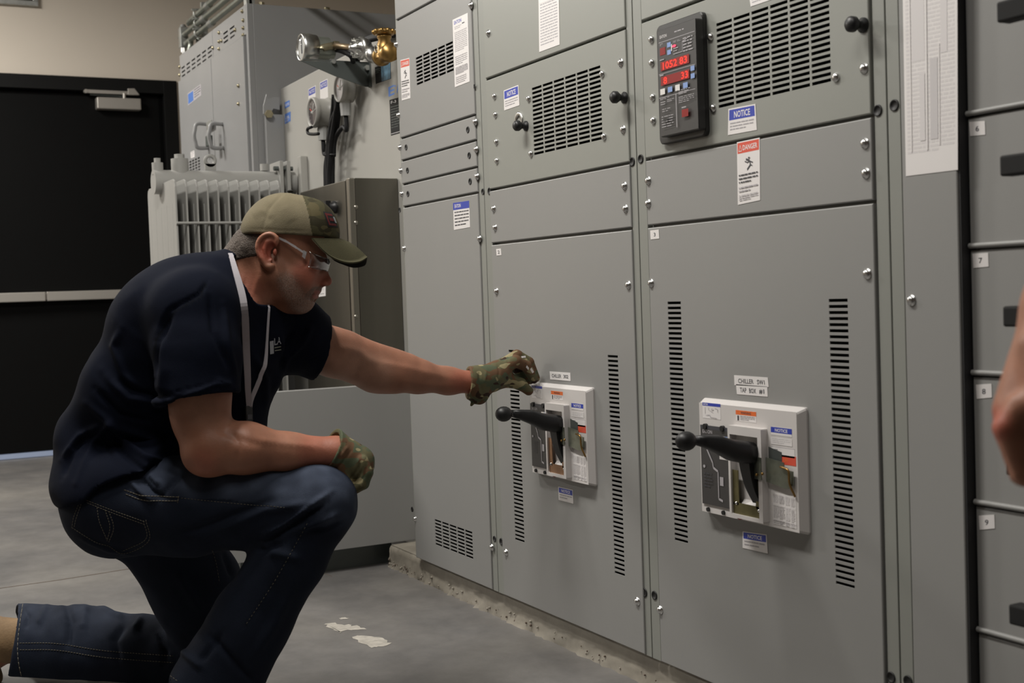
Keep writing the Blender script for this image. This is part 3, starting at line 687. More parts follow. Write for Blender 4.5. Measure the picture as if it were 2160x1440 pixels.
# ---- section 4: slim filler with the circuit directory
s4 = thing('switchgear_filler', (S4[0], 0, ZB), 'slim grey end section holding the tall printed circuit directory card', 'switchgear')
cabinet(s4, *S4, [1.4], dl=.028, dr=.004)
p4 = plate('cover_panel', s4, -1.538, -1.4215, ZB+.002, ZT-.004)
q = [G(1899, -330), G(2019, -375), G(2021, 358), G(1911.5, 371.5)]
it = [('l', .05, .03, .95, .94, 74, 'print_faint', .55), ('r', .16, .40, .40, .66, 'print_faint'), ('r', .7, .40, .82, .65, 'print_faint'), ('r', .5, .66, .64, .90, 'print_pale'), ('r', .3, .7, .4, .9, 'print_faint'), ('r', .66, .62, .68, .92, 'label_white'), ('r', .12, .05, .14, .93, 'label_white'), ('r', .42, .05, .45, .93, 'label_white')]
sheet(p4, q, it, 'circuit_directory')
MB().box((S4[1], .003, ZB), (S4[1]+.0022, .12, ZT)).build('shade_strip', 'dark_inside', s4)  # dark strip added for the shade in the step beside the drawers
screw(p4, 1923, 633)
for q in ((1887, 222), (1916, 1436)): plug(s4, *q, y=.004)

# ---- drawer-type cabinet at the right edge
MY = .02; MX0, MX1 = -1.4165, -.88
mc = thing('distribution_cabinet', (MX0, MY, ZB), 'grey cabinet of stacked numbered drawer units at the right edge behind the second person', 'cabinet')
mb = MB(); mb.box((MX0, MY+.014, ZB), (MX1, GY, ZT)); mb.build('frame', 'grey_post', mc)
zl = [GZ(2045, 245, MY), GZ(2045, 524, MY), GZ(2047, 790, MY), GZ(2055, 1062, MY), GZ(2060, 1330, MY)]
dzl = (zl[0]-zl[4])/4; zs = [zl[0]+dzl*k for k in range(5, 0, -1)]+zl+[zl[4]-dzl]
zs = [z for z in zs if ZB-.05 < z < ZT-.03]; zs[-1] = max(zs[-1], ZB+.002)
zs = [ZT-.004]+zs
zh = [GZ(2125, 28, 0), GZ(2125, 350, 0), GZ(2138, 664, 0), None, GZ(2150, 1285, 0)]
num = {1: '6', 2: '7', 3: '8', 4: '9'}
for i in range(len(zs)-1):
    a, b = zs[i], zs[i+1]
    if a-b < .05: continue
    dr = plate('drawer_unit', mc, MX0, MX1-.004, b+.004, a-.003, y=MY, depth=.013)
    MB().cyl((MX0, MY-.001, b+.004), (MX1-.004, MY-.001, b+.004), .0045, n=10).build('trim_rail', 'grey_paint', dr)
    k = i-[j for j, z in enumerate(zs) if abs(z-zl[0]) < 1e-6][0]
    if 0 <= k < 4:
        yy = (258, 536, 812, 1088)[k]; x0 = (2045, 2052, 2059, 2065)[k]
        sheet(dr, [G(x0, yy-1, MY), G(x0+33, yy-3, MY), G(x0+34, yy+26, MY), G(x0+2, yy+29, MY)], [('t', .38, .32, .62, .72, num[k+1], 'print_dark')], 'number_label')
    zc = (a+b)/2
    hx = GX(2124, 350, -.15)
    MB().box((hx, -.165, zc-.014), (hx+.10, -.140, zc+.014)).box((hx+.035, -.140, zc-.010), (hx+.065, MY, zc+.010)).box((hx+.015, MY-.008, zc-.03), (hx+.085, MY, zc+.03)).build('operating_handle', 'matt_black', dr, bevel=.003)['label'] = 'black bar handle standing out from the drawer'
# ------------------------------------------------------------------ tall cabinet at the back
CX0, CX1, CZ = -6.46, -5.24, 2.17
tc = thing('switch_cabinet', (CX0, 0, 0), 'tall two-door light grey cabinet with slotted vents standing beside the black door', 'cabinet')
zdt = GZ(454, 121); xm = GX(455, 240); xr = GX(512, 200)
mb = MB(); mb.box((CX0, .025, .08), (CX1, 1.25, CZ)); mb.box((CX0+.02, .05, 0), (CX1-.02, 1.2, .08))
mb.build('body', 'cabinet_paint', tc, bevel=.002)
def sl(q, nc, nr):
    a, b, c, d = q; x0, x1 = GX(*a), GX(*b); return slots(x0, x1, (GZ(*d)+GZ(*c))/2, (GZ(*a)+GZ(*b))/2, nc, nr, .68, .42)
plate('top_vent_panel', tc, CX0, xm-.003, zdt+.006, CZ, sl([(383, 144), (446, 94), (446, 117), (384, 165)], 6, 3), m='cabinet_paint', y=0, depth=.025)
rp = plate('top_vent_panel', tc, xm+.003, CX1-.03, zdt+.006, CZ, sl([(471, 70), (494, 53), (494, 75), (471, 95)], 2, 3), m='cabinet_paint', y=0, depth=.025)
MB().box((CX1-.027, 0, .08), (CX1, .025, CZ)).build('corner_post', 'cabinet_paint', tc, bevel=.002)
bx0, bx1 = GX(393, 345), GX(427, 345)
dl = plate('door', tc, CX0, xm-.004, .1, zdt, slots(bx0, bx1, GZ(410, 372), GZ(410, 338), 6, 6, .7, .6), m='cabinet_paint', y=-.012, depth=.037)
dr = plate('door', tc, xm+.004, CX1-.035, .1, zdt, m='cabinet_paint', y=-.012, depth=.037)
for q in ((463, 69), (463, 88), (463, 103), (497, 63), (450, 101), (512, 24), (514, 43), (514, 59), (514, 74), (380, 141), (380, 158), (468, 86)): stamp('bolt', 'bolt', tc, G(*q), lambda mb: mb.lathe((0, 0, 0), (0, -1, 0), [(0, .009), (.004, .009), (.005, .006), (.009, .0055), (.009, 0)], 6), 'dull_brass')
for q in ((504, 181), (504, 219)): stamp('bolt', 'bolt', dr, G(*q, -.012), None, 'brass')
def pull(parent, px, y0, y1, name='pull_handle'):
    a = G(px, y0, -.012); b = G(px+2, y1, -.012)
    mb = MB().tube(spline([a, a+(0, -.05, .0), a+(0, -.062, -.03), (a+b)/2+(0, -.066, 0), b+(0, -.062, .03), b+(0, -.05, 0), b], 6), .009, 10)
    return mb.build(name, 'cabinet_paint', parent)
pull(dl, 438, 262, 312); pull(dr, 470, 262, 312)
a = G(443, 268, -.03)
mb = MB(); mb.box(a+(-.05, -.004, -.0), a+(.03, .004, .03)); mb.build('latch_bar', 'galv', dl, bevel=.002)
mb = MB(); p = G(441, 296, -.06); mb.box(p+(-.022, -.012, -.028), p+(.022, .012, .022)); o = mb.build('padlock', 'bracket_steel', dl, bevel=.004); o['label'] = 'small dark padlock'
MB().tube(spline([p+(-.014, 0, .02), p+(-.014, 0, .05), p+(0, 0, .066), p+(.014, 0, .05), p+(.014, 0, .02)], 6), .004, 8).build('shackle', 'chrome', o)
printed('name_label', dl, [G(396, 197, -.012), G(424, 177, -.012), G(425, 201, -.012), G(397, 223, -.012)], NY, 'print_grey', [('r', .03, .1, .42, .9, 'sticker_blue'), ('l', .5, .1, .95, .9, 4, 'print_dark', .3)])
printed('small_label', dl, [G(402, 321, -.012), G(410, 317, -.012), G(411, 331, -.012), G(403, 334, -.012)], NY, 'label_white', [('l', .1, .1, .9, .9, 3, 'print_grey', .4)])
# small uprights on top right
for px in (523, 529):
    p = on(0, CX1-.05, px, 8); MB().box((p[0]-.02, p[1]-.012, CZ), (p[0]+.02, p[1]+.012, 2.9)).build('strut_upright', 'galv', tc)
for px in (552, 690):
    p = on(2, CZ, px, 18); p = on(0, CX1-.02, px, 20); MB().cyl((p[0], p[1], CZ), (p[0], p[1], CZ+.012), .014, n=6).build('roof_bolt', 'dull_brass', tc)

# conduits over the tall cabinet, all in one vertical plane
yc = .10
def cpt(px, py): return G(px, py, yc)
ctags = ['uppermost steel conduit over the tall grey cabinet, bending down at its left end', 'middle steel conduit over the tall grey cabinet running into a fitting', 'lowest steel conduit over the tall grey cabinet with a curved left end']
cz = [cpt(418, 29)[2], cpt(418, 49)[2]-.0, cpt(418, 71)[2]]
for i, z in enumerate(cz):
    xl = [cpt(402, 48)[0], cpt(388, 86)[0]+.024, cpt(401, 88)[0]][i]
    xu = -4.45+.07*i; pts = [np.array([xu, yc, 3.4]), np.array([xu, yc, z+.20]), np.array([xu, yc, z+.10]), np.array([xu-.03, yc, z+.03]), np.array([xu-.10, yc, z]), np.array([xu-.2, yc, z]), np.array([xl+.08, yc, z])]
    if i == 0: pts += [np.array([xl+.03, yc+.015, z-.008]), np.array([xl+.004, yc+.034, z-.04]), np.array([xl, yc+.038, z-.07]), np.array([xl, yc+.038, z-.22])]
    if i == 1: pts += [np.array([xl, yc, z])]
    if i == 2: pts += [np.array([xl+.02, yc, z-.005]), np.array([xl+.005, yc-.0, z-.03]), np.array([xl+.012, yc-.02, z-.09])]
    o = MB().tube(spline(pts, 5), .014, 12).build('conduit', 'conduit_steel'); tag(o, ctags[i], 'conduit', 'conduits over the tall cabinet')
    for px in ((440, 430, 445)[i],):
        x = cpt(px, 40)[0]; MB().cyl((x-.03, yc, z), (x+.03, yc, z), .018, n=14).build('coupling', 'galv', o)
x = cpt(418, 45)[0]
cs = thing('conduit_support', (x, yc, CZ), 'galvanised channel post with clamps holding the conduits on the tall cabinet', 'bracket')
MB().box((x-.012, yc+.017, CZ+.0008), (x+.012, yc+.045, cz[0]+.06)).build('channel_post', 'galv', cs)
for z in cz:
    mb = MB()
    mb.tube([np.array([x, yc+.022*math.cos(a), z+.022*math.sin(a)]) for a in np.linspace(-.6+0, 2*np.pi-.6, 16)], .003, 6)
    mb.cyl((x, yc-.03, z+.02), (x, yc+.02, z+.024), .005, n=8); mb.build('pipe_clamp', 'galv', cs)
p = cpt(387, 78)
cf = thing('conduit_fitting', tuple(p), 'grey upright conduit body with a bright connector on the left end of the tall cabinet', 'conduit fitting')
mb = MB().box(p+(-.022, -.022, -.06), p+(.022, .022, .05)); mb.cyl(p+(0, 0, .05), p+(0, 0, .065), .02, .012)
mb.build('fitting_body', 'galv', cf, bevel=.004)
MB().cyl(p+(0, 0, -.06), p+(0, 0, -.085), .022, n=8).cyl(p+(0, 0, -.085), (p[0], p[1], CZ), .013).build('connector', 'chrome', cf)

# ------------------------------------------------------------------ transformer
TY = .13
tr = thing('transformer', (-5.2, TY, 0), 'pale grey transformer tank with gauges behind the stainless box', 'transformer')
tz = 1.815
mb = MB(); mb.box((-5.235, TY, .12), (-3.66, 1.3, tz)); mb.box((-5.2, TY+.1, 0), (-3.93, 1.2, .12)); mb.build('tank', 'tank_paint', tr, bevel=.006)
# connection flange beside the tall cabinet, with lug
f0 = on(0, -5.232, 558, 300); f1 = on(0, -5.232, 582, 300)
def gt(px, py, dy=0.): return G(px, py, TY-dy)
mb = MB().box((-5.239, f0[1]-.0, .3), (-5.20, TY, 1.70)); mb.build('throat_flange', 'cabinet_paint', tr, bevel=.002)
y0 = on(0, -5.2, 556, 220)[1]
mb = MB()
A = [on(0, -5.19, 556, 222), on(0, -5.19, 562, 198), on(0, -5.19, 565, 208), on(0, -5.19, 580, 205), on(0, -5.19, 590, 205), on(0, -5.19, 590, 232), on(0, -5.19, 577, 229), on(0, -5.19, 567, 245), on(0, -5.19, 556, 240)]
mb.slab(A[::-1], NX, .01); mb.build('lifting_lug', 'cabinet_paint', tr, bevel=.001)
MB().cyl(on(0, -5.19, 566, 241), on(0, -5.19, 566, 241)+(.015, 0, 0), .018, n=6).build('bolt', 'dull_brass', tr)
def pt_(q, n=NY, dy=0): return [gt(*a, dy) for a in q]
printed('notice_label', tr, pt_([(651, 188), (666, 180), (666, 205), (651, 212)]), NY, 'label_white', [('r', .05, .06, .95, .62, 'label_blue'), ('t', .15, .18, .85, .5, 'NOTICE', 'label_white')])
printed('notice_label', tr, pt_([(675, 174), (691, 166), (692.5, 205), (676, 212)]), NY, 'label_white', [('r', .05, .05, .95, .40, 'label_blue'), ('t', .12, .11, .88, .34, 'NOTICE', 'label_white')])
printed('blue_label', tr, pt_([(601, 216), (611, 211), (611, 224), (601, 229)]), NY, 'sticker_blue', [('t', .1, .3, .9, .75, '65/75', 'print_pale')])
printed('blue_label', tr, pt_([(601, 241), (613, 235), (613, 255), (601, 262)]), NY, 'sticker_blue', [('t', .15, .3, .85, .6, 'OIL', 'print_pale'), ('l', .1, .7, .9, .9, 2, 'print_pale', .4)])
printed('picture_sticker', tr, pt_([(791, 142), (824, 131), (825, 166), (793, 177)]), NY, 'matt_black', [('r', .40, .02, .98, .98, 'picture_blue'), ('l', .05, .15, .36, .45, 3, 'hasp_steel', .35)])
printed('logo_sticker', tr, pt_([(818, 184), (872, 160), (873, 181), (819, 205)]), NY, 'tank_paint', [('t', .02, .02, .26, .98, 'E', 'logo_blue'), ('d', .30, .2, .025, .1, 'logo_blue'), ('t', .34, .1, .98, .98, 'ATON', 'logo_blue')], t=.0003)
printed('nameplate', tr, pt_([(822, 211), (850, 203), (852, 278), (825, 286)]), NY, 'matt_black', [('t', .1, .04, .5, .12, 'F-3', 'print_pale'), ('r', .02, .95, .9, .965, 'print_pale'), ('l', .08, .2, .9, .85, 9, 'bracket_steel', .3)])
# gauge bracket
bxx = gt(779, 150)[0]
def ox(px, py, x=None): return on(0, bxx if x is None else x, px, py)
q = [ox(634, 128), ox(775, 131), ox(779, 183), ox(772, 183), ox(706, 160)]
br = MB().slab(q[::-1], NX, .004).build('gauge_bracket', 'bracket_steel', tr, bevel=.0006); br['label'] = 'dark triangular steel bracket under the gauge'
a, b = ox(774, 131), ox(778, 185)
MB().box((bxx, TY-.006, b[2]), (bxx+.02, TY, a[2])).box((bxx-.012, ox(640, 128)[1], a[2]-.003), (bxx, TY, a[2])).build('bracket_flange', 'bracket_steel', br)
MB().cyl(ox(772, 144)+(0, 0, 0), ox(772, 144)+(.016, 0, 0), .010, n=6).cyl(ox(702, 131)+(0, 0, 0), ox(702, 131)+(.012, 0, 0), .008, n=6).build('bolt', 'galv', br)
# level gauge
xg = bxx-.045; c = on(0, xg, 634, 100); yd = np.array([0, 1., 0])
lg = MB().lathe(c+yd*.02, -yd, [(-.035, .02), (-.035, .046), (-.002, .050), (.012, .050), (.020, .047), (.022, .043), (.016, .041)], 32).build('level_gauge', 'zinc', tr); lg['label'] = 'round glass-fronted gauge on the bracket'
MB().lathe(c+yd*.005, -yd, [(0, .042), (.0005, 0)], 28).build('gauge_dial', 'dial_white', lg)
MB().slab([c+(-.004, .003, -.02), c+(.004, .003, -.02), c+(.003, .003, .028), c+(-.003, .003, .028)], NY, .001).build('gauge_needle', 'print_dark', lg)
MB().lathe(c, -yd, [(0, .040), (.005, .036), (.009, .02), (.010, 0)], 28).build('gauge_glass', 'clear_glass', lg)
e = on(0, xg, 703, 104); mb = MB(); mb.cyl((c[0], c[1]+.05, c[2]), (c[0], e[1]-.02, c[2]), .041, n=28); mb.cyl((c[0], e[1]-.02, c[2]-.004), (c[0], e[1], c[2]-.004), .030, n=28); mb.build('gauge_housing', 'conduit_steel', lg, bevel=.002)
e1 = on(0, xg+.04, 681, 101); e2 = on(0, xg+.04, 704, 96)
MB().tube(spline([e1+(0, -.005, -.006), e1, e2], 4), .013, 12).cyl(e2, e2+(0, .018, 0), .016, n=14).build('pipe_elbow', 'dull_brass', tr)
gl = on(1, .05, 765, 102)
MB().tube([e2, gl+(-.02, 0, .003)], .011, 12).build('gauge_pipe', 'bronze_pipe', tr)
# relief globe
g2 = MB().sph(gl, .036, 26); 
for k in range(10):
    a = k*2*math.pi/10; d = np.array([.6*math.cos(a), 0, math.sin(a)])
    g2.cyl(gl+nrm([math.cos(a), -.15, math.sin(a)])*.030+(0, -.012, 0), gl+nrm([math.cos(a), -.15, math.sin(a)])*.030+(0, -.030, 0), .0045, n=8)
g2.lathe(gl+(0, .0, 0), (0, -1, 0), [(.0, .040), (.010, .040), (.012, .034), (.03, .022), (.040, .012), (.048, .010), (.050, 0)], 24)
o = g2.build('relief_valve', 'zinc', tr); o['label'] = 'round silver bolted valve between the gauge pipe and brass valve'
gv = on(1, .05, 786, 116); MB().tube([gl+(.01, 0, -.01), on(1, .05, 780, 112), gv+(.01, 0, 0)], .010, 12).lathe(gv, (1, 0, 0), [(-.008, .0), (-.008, .026), (.014, .026), (.014, 0)], 20).build('pipe_union', 'zinc', tr)
# brass valve
v = on(1, .05, 812, 116); mb = MB()
mb.lathe(v, (1, 0, 0), [(-.042, .0), (-.042, .030), (-.022, .032), (-.020, .027), (.02, .029), (.06, .030), (.06, 0)], 20); mb.lathe(v, (0, 0, 1), [(-.01, .03), (.03, .026), (.05, .020), (.056, .024), (.064, .024), (.064, 0)], 18)
h = v+(0, 0, .075)
for a in np.linspace(0, 2*np.pi, 10, False): mb.sph(h+np.array([.034*math.cos(a), .034*math.sin(a), 0]), .008, 8)
mb.lathe(h, (0, 0, 1), [(-.010, .0), (-.010, .030), (-.004, .034), (.004, .034), (.009, .026), (.009, 0)], 22)
o = mb.build('brass_valve', 'brass', tr); o['label'] = 'yellow brass gate valve with round hand wheel'
MB().tube([on(1, .02, 793+3*math.cos(a), 102+8*math.sin(a)) for a in np.linspace(0, 2*np.pi, 14)], .0014, 6).build('seal_wire', 'galv', tr)
# dial thermometers
def dial(name, pb, pf, r, r2, dm, gl_, lab):
    xb = G(pb[0], pb[1], TY-.02)[0]; b = on(0, xb, *pb); f = on(0, xb, *pf); f[2] = (f[2]+b[2])/2; b[2] = f[2]
    L = b[1]-f[1]
    th = MB().lathe(f, yd, [(.010, r*.80), (.0, r*.86), (-.002, r*.97), (.004, r), (.016, r), (.018, r*.95), (.03, r*.93), (L-.012, r*.93), (L-.010, r*.99), (L, r*.99), (L, 0)], 36).build(name, 'tank_paint', tr); th['label'] = lab
    d = MB(); d.lathe(f+yd*.006, -yd, [(0, r*.83), (.0003, 0)], 30, 0)
    for k in range(11):
        a = math.radians(-130+k*26); d.slab([f+(r*.6*math.sin(a)-.0015, .0052, r*.6*math.cos(a)), f+(r*.6*math.sin(a)+.0015, .0052, r*.6*math.cos(a)), f+(r*.75*math.sin(a)+.0015, .0052, r*.75*math.cos(a)), f+(r*.75*math.sin(a)-.0015, .0052, r*.75*math.cos(a))], NY, .0003, 1)
    for k in range(3):
        a = math.radians((-60, 20, 75)[k]); e_ = f+(r*.6*math.sin(a), .005, r*.6*math.cos(a)); d.tube([f+(0, .005, 0), e_], .0018, 6, 1 if k else 2)
    d.sph(f+(0, .005, 0), .007, 10, 1)
    d.build('dial_face', [dm, 'dial_white', 'label_red'], th)
    MB().lathe(f+yd*.003, -yd, [(0, r*.82), (.003, r*.6), (.004, 0)], 30).build('dial_glass', 'clear_glass', th)
    g_ = on(0, xb, *gl_); mb = MB(); mb.cyl((g_[0], g_[1], f[2]-r*.8), (g_[0], g_[1], g_[2]+.012), .020, n=16, mi=1); mb.cyl((g_[0], g_[1], g_[2]+.016), (g_[0], g_[1], g_[2]-.028), .022, .019, n=10, sm=False)
    mb.build('cable_gland', ['gland_grey', 'tank_paint'], th)
    return th, g_-(0, 0, .028)
t1, k1 = dial('dial_thermometer', (694, 236), (657, 240), .058, .05, 'dial_dark', (681, 280), 'lower left round dial thermometer with dark face')
t2, k2 = dial('dial_thermometer', (742, 186), (714, 188), .050, .045, 'print_pale', (729, 228), 'upper right round dial thermometer with glinting glass')
def cy(px, py, y=.085):
    p = G(px, py, y)
    if p[2] < 1.36: p[0] = min(p[0], -4.512)
    return p
paths = [[(705, 200), (703, 230), (699, 262), (693, 300), (690, 340), (690, 382), (692, 470), (695, 560)], [(710, 205), (709, 235), (704, 268), (698, 305), (696, 340), (697, 382), (698, 470), (700, 560)],
         [(716, 205), (714, 235), (710, 268), (702, 305), (701, 345), (702, 385), (703, 470), (705, 560)], [(712, 190), (712, 225), (700, 260), (695, 300), (692, 345), (693, 385), (695, 470), (698, 560)]]
for i, pp in enumerate(paths): MB().tube(spline([cy(a, b, .085-.012*(i % 2)) for a, b in pp], 6), .0105, 10).build('cable', 'cable_black', tr)
MB().tube(spline([k1, k1+(.005, 0, -.05), cy(690, 325), cy(687, 350), cy(687, 385), cy(690, 480)], 6), .0085, 10).build('cable', 'cable_black', tr)
MB().tube(spline([k2, k2+(0, 0, -.05), cy(724, 268), cy(712, 282), cy(706, 300), cy(704, 330)], 6), .0085, 10).build('cable', 'cable_black', tr)
MB().tube(spline([cy(657, 268, .03), cy(649, 272, .03), cy(650, 281, .03), cy(660, 283, .03), cy(672, 282, .03)], 6), .006, 8).build('cable', 'cable_black', tr)
MB().tube([cy(682, 326, .07), cy(707, 326, .07)], .004, 6).build('cable_tie', 'cable_black', tr)
MB().tube(spline([e+(.0, 0, 0), on(1, .02, 722, 108), on(1, .03, 740, 118), on(1, .06, 745, 130)], 6), .009, 10).build('cable', 'cable_black', tr)
for k in range(3):
    MB().tube(spline([on(1, .08+.012*k, 745+4*k, 135), on(1, .08, 748+3*k, 112), on(1, .09, 762+2*k, 90), on(1, .1, 788+k, 77+2*k), on(1, .11, 830, 69+2*k)], 6), .011, 10).build('cable', 'cable_black', tr)
# radiator
RX0, RX1 = -5.285, -4.80; ry0 = -.435; npan = 11
rtop = 1.40; ra = thing('radiator', (RX0, ry0, .3), 'x', 'x'); bpy.data.objects.remove(ra)
hx = (RX0+RX1)/2+.0
zh_ = GZ(480, 382, -.2)
hz = on(0, hx, 332, 384)[2]; zf = on(0, RX1, 370, 376)[2]
rad = MB().cyl((hx, ry0-.03, hz), (hx, TY-.02, hz), .048, n=28).build('radiator', 'radiator_paint', tr, bevel=.003); rad['label'] = 'bank of pale grey radiator fins under a round header pipe'
MB().cyl((hx, ry0-.035, .42), (hx, TY-.02, .42), .05, n=24).build('header_pipe', 'radiator_paint', rad)
pitch = .0405
for i in range(npan):
    y = ry0+i*pitch; x0, x1 = RX0, RX1; t = .0035
    mb = MB()
    prof = [(x0, .38), (x0+.06, .33), (x1-.06, .33), (x1, .38), (x1, zf-.03), (x1-.008, zf-.008), (x1-.03, zf), (x0+.03, zf), (x0+.008, zf-.008), (x0, zf-.03)]
    mb.slab([(a, y-t, b) for a, b in prof], NY, -2*t if False else 2*t)
    for k in range(5):
        xx = x0+.05+k*(x1-x0-.1)/4; mb.cyl((xx, y, .42), (xx, y, hz-.10), .0055, n=8)
    o = mb.build('radiator_fin', 'radiator_paint', rad, bevel=.0015)
zb_ = on(0, RX1+.004, 437, 470)[2]
MB().cyl((RX1+.004, ry0-.004, zb_), (RX1+.004, ry0+pitch*(npan-1)+.01, zb_), .0055, n=8).build('spacer_rod', 'radiator_paint', rad)
for px, r, h in ((333, .022, .028), (380, .034, .045)):
    p = on(0, hx, px, 368); mb = MB(); mb.cyl((hx, p[1], hz+.03), (hx, p[1], hz+.048+h), r, n=18); mb.cyl((hx, p[1], hz+.048+h), (hx, p[1], hz+.048+h+.018), r*.62, n=6); mb.build('vent_plug', 'radiator_paint', rad, bevel=.002)
p = on(0, hx, 558, 366); MB().cyl((hx, p[1], hz+.05), (hx, p[1], hz+.078), .018, n=6).build('vent_plug', 'radiator_paint', rad)
p = on(0, hx, 444, 360); mb = MB(); mb.lathe((hx-.006, p[1], hz+.088), (1, 0, 0), [(0, .013), (0, .026), (.012, .026), (.012, .013), (0, .013)], 20); mb.box((hx-.006, p[1]-.022, hz+.05), (hx+.006, p[1]+.022, hz+.075)); mb.build('lifting_eye', 'radiator_paint', rad)
yy = on(0, hx+.05, 614, 370)[1]
for dy in (0, .03): MB().box((hx-.07, TY-.10+dy, hz-.08), (hx+.07, TY-.085+dy, hz+.085)).build('header_flange', 'radiator_paint', rad, bevel=.002)
for k in (-1, 1): MB().cyl((hx+.05, TY-.12, hz+.055*k), (hx+.05, TY-.04, hz+.055*k), .010, n=6).build('flange_bolt', 'bracket_steel', rad)
mb = MB().box((hx+.085, TY-.03, hz-.35), (hx+.125, TY, hz+.10)); mb.build('tank_rib', 'tank_paint', tr, bevel=.003)

# ------------------------------------------------------------------ stainless control box
SX0, SX1, SY, SZ0, SZ1 = -4.495, -3.98, -.05, .46, 1.312
sb = thing('control_box', (SX0, SY, SZ0), 'brushed stainless steel control box behind the man, with a black latch', 'electrical box')
MB().box((SX0, SY+.022, SZ0), (SX1, TY-.002, SZ1)).build('enclosure', 'stainless', sb, bevel=.002)
dd = MB().box((SX0+.004, SY, SZ0+.004), (SX1-.035, SY+.022, SZ1-.004)).build('door', 'stainless', sb, bevel=.003)
MB().box((SX1-.028, SY+.001, SZ0), (SX1, SY+.022, SZ1)).build('door_jamb', 'stainless_edge', sb, bevel=.003)
for q in ((707, 437), (713, 703)):
    p = G(*q, SY); mb = MB(); mb.lathe(p, NY, [(0, .022), (.008, .022), (.012, .017), (.022, .015), (.024, 0)], 20); mb.box(p+(-.007, -.036, -.030), p+(.007, -.018, .022)); mb.build('latch', 'black_plastic', dd)
printed('rating_label', dd, [G(656, 606, SY), G(687, 603, SY), G(687, 624, SY), G(656, 628, SY)], NY, 'label_white', [('l', .1, .1, .9, .55, 4, 'print_grey', .4), ('l', .1, .72, .9, .9, 2, 'print_dark', .5)])
for z in (437, 470, 668, 712): p = on(0, SX1, 751, z); MB().lathe(p, NX, [(0, .008), (.003, .006), (.0035, 0)], 14).build('rivet', 'stainless_edge', sb)

# ------------------------------------------------------------------ low steel panel across
lp = thing('steel_barrier_panel', (-3.955, -.55, 0), 'low plain grey steel panel standing between the man and the switchgear', 'panel')
LX = -3.93; la = -.52; lb = .127; lz0, lz1 = .078, .615
mb = MB()
mb.box((LX-.003, la, lz0), (LX, lb, lz1)); mb.box((LX-.045, la, lz1-.003), (LX-.003, lb, lz1)); mb.box((LX-.03, la, lz0), (LX-.003, lb, lz0+.003)); mb.box((LX-.03, la, lz0+.003), (LX-.003, la+.003, lz1-.003))
mb.build('panel_sheet', 'grey_paint', lp, bevel=.001)
MB().box((LX-.30, la+.05, 0), (LX-.06, lb-.07, lz0+.02)).build('base_rail', 'bracket_steel', lp)
MB().box((LX-.30, la+.02, lz0+.02), (LX-.05, lb-.07, .12)).build('base_deck', 'dark_inside', lp)
for y in (la+.04, lb-.1): MB().box((LX-.12, y, .12), (LX-.052, y+.03, .44)).build('upright', 'grey_paint', lp)
# ------------------------------------------------------------------ sculpting with distance fields
# figure frame: metres to the right, up and away along the photograph's view axis
def q3(px, py, wd): return np.array([(px-1080)/FPX*wd, -(py-720)/FPX*wd, wd])
def fig2w(V): return CAMP+V[:, 0:1]*RT+V[:, 1:2]*UP+V[:, 2:3]*FW
def w2fig(V): D = np.asarray(V)-CAMP; return np.stack([D@RT, D@UP, D@FW], -1)
def axis(segs):      # [(from, to, step), ...] increasing
    out = []
    for a, b, h in segs: out.append(np.arange(a, b, h))
    out.append([segs[-1][1]]); return np.concatenate(out)
def rotm(az=0, ax=0, ay=0):
    a, b, c = np.radians([az, ax, ay])
    Rz = np.array([[np.cos(a), -np.sin(a), 0], [np.sin(a), np.cos(a), 0], [0, 0, 1]])
    Rx = np.array([[1, 0, 0], [0, np.cos(b), -np.sin(b)], [0, np.sin(b), np.cos(b)]])
    Ry = np.array([[np.cos(c), 0, np.sin(c)], [0, 1, 0], [-np.sin(c), 0, np.cos(c)]])
    return Rz@Rx@Ry
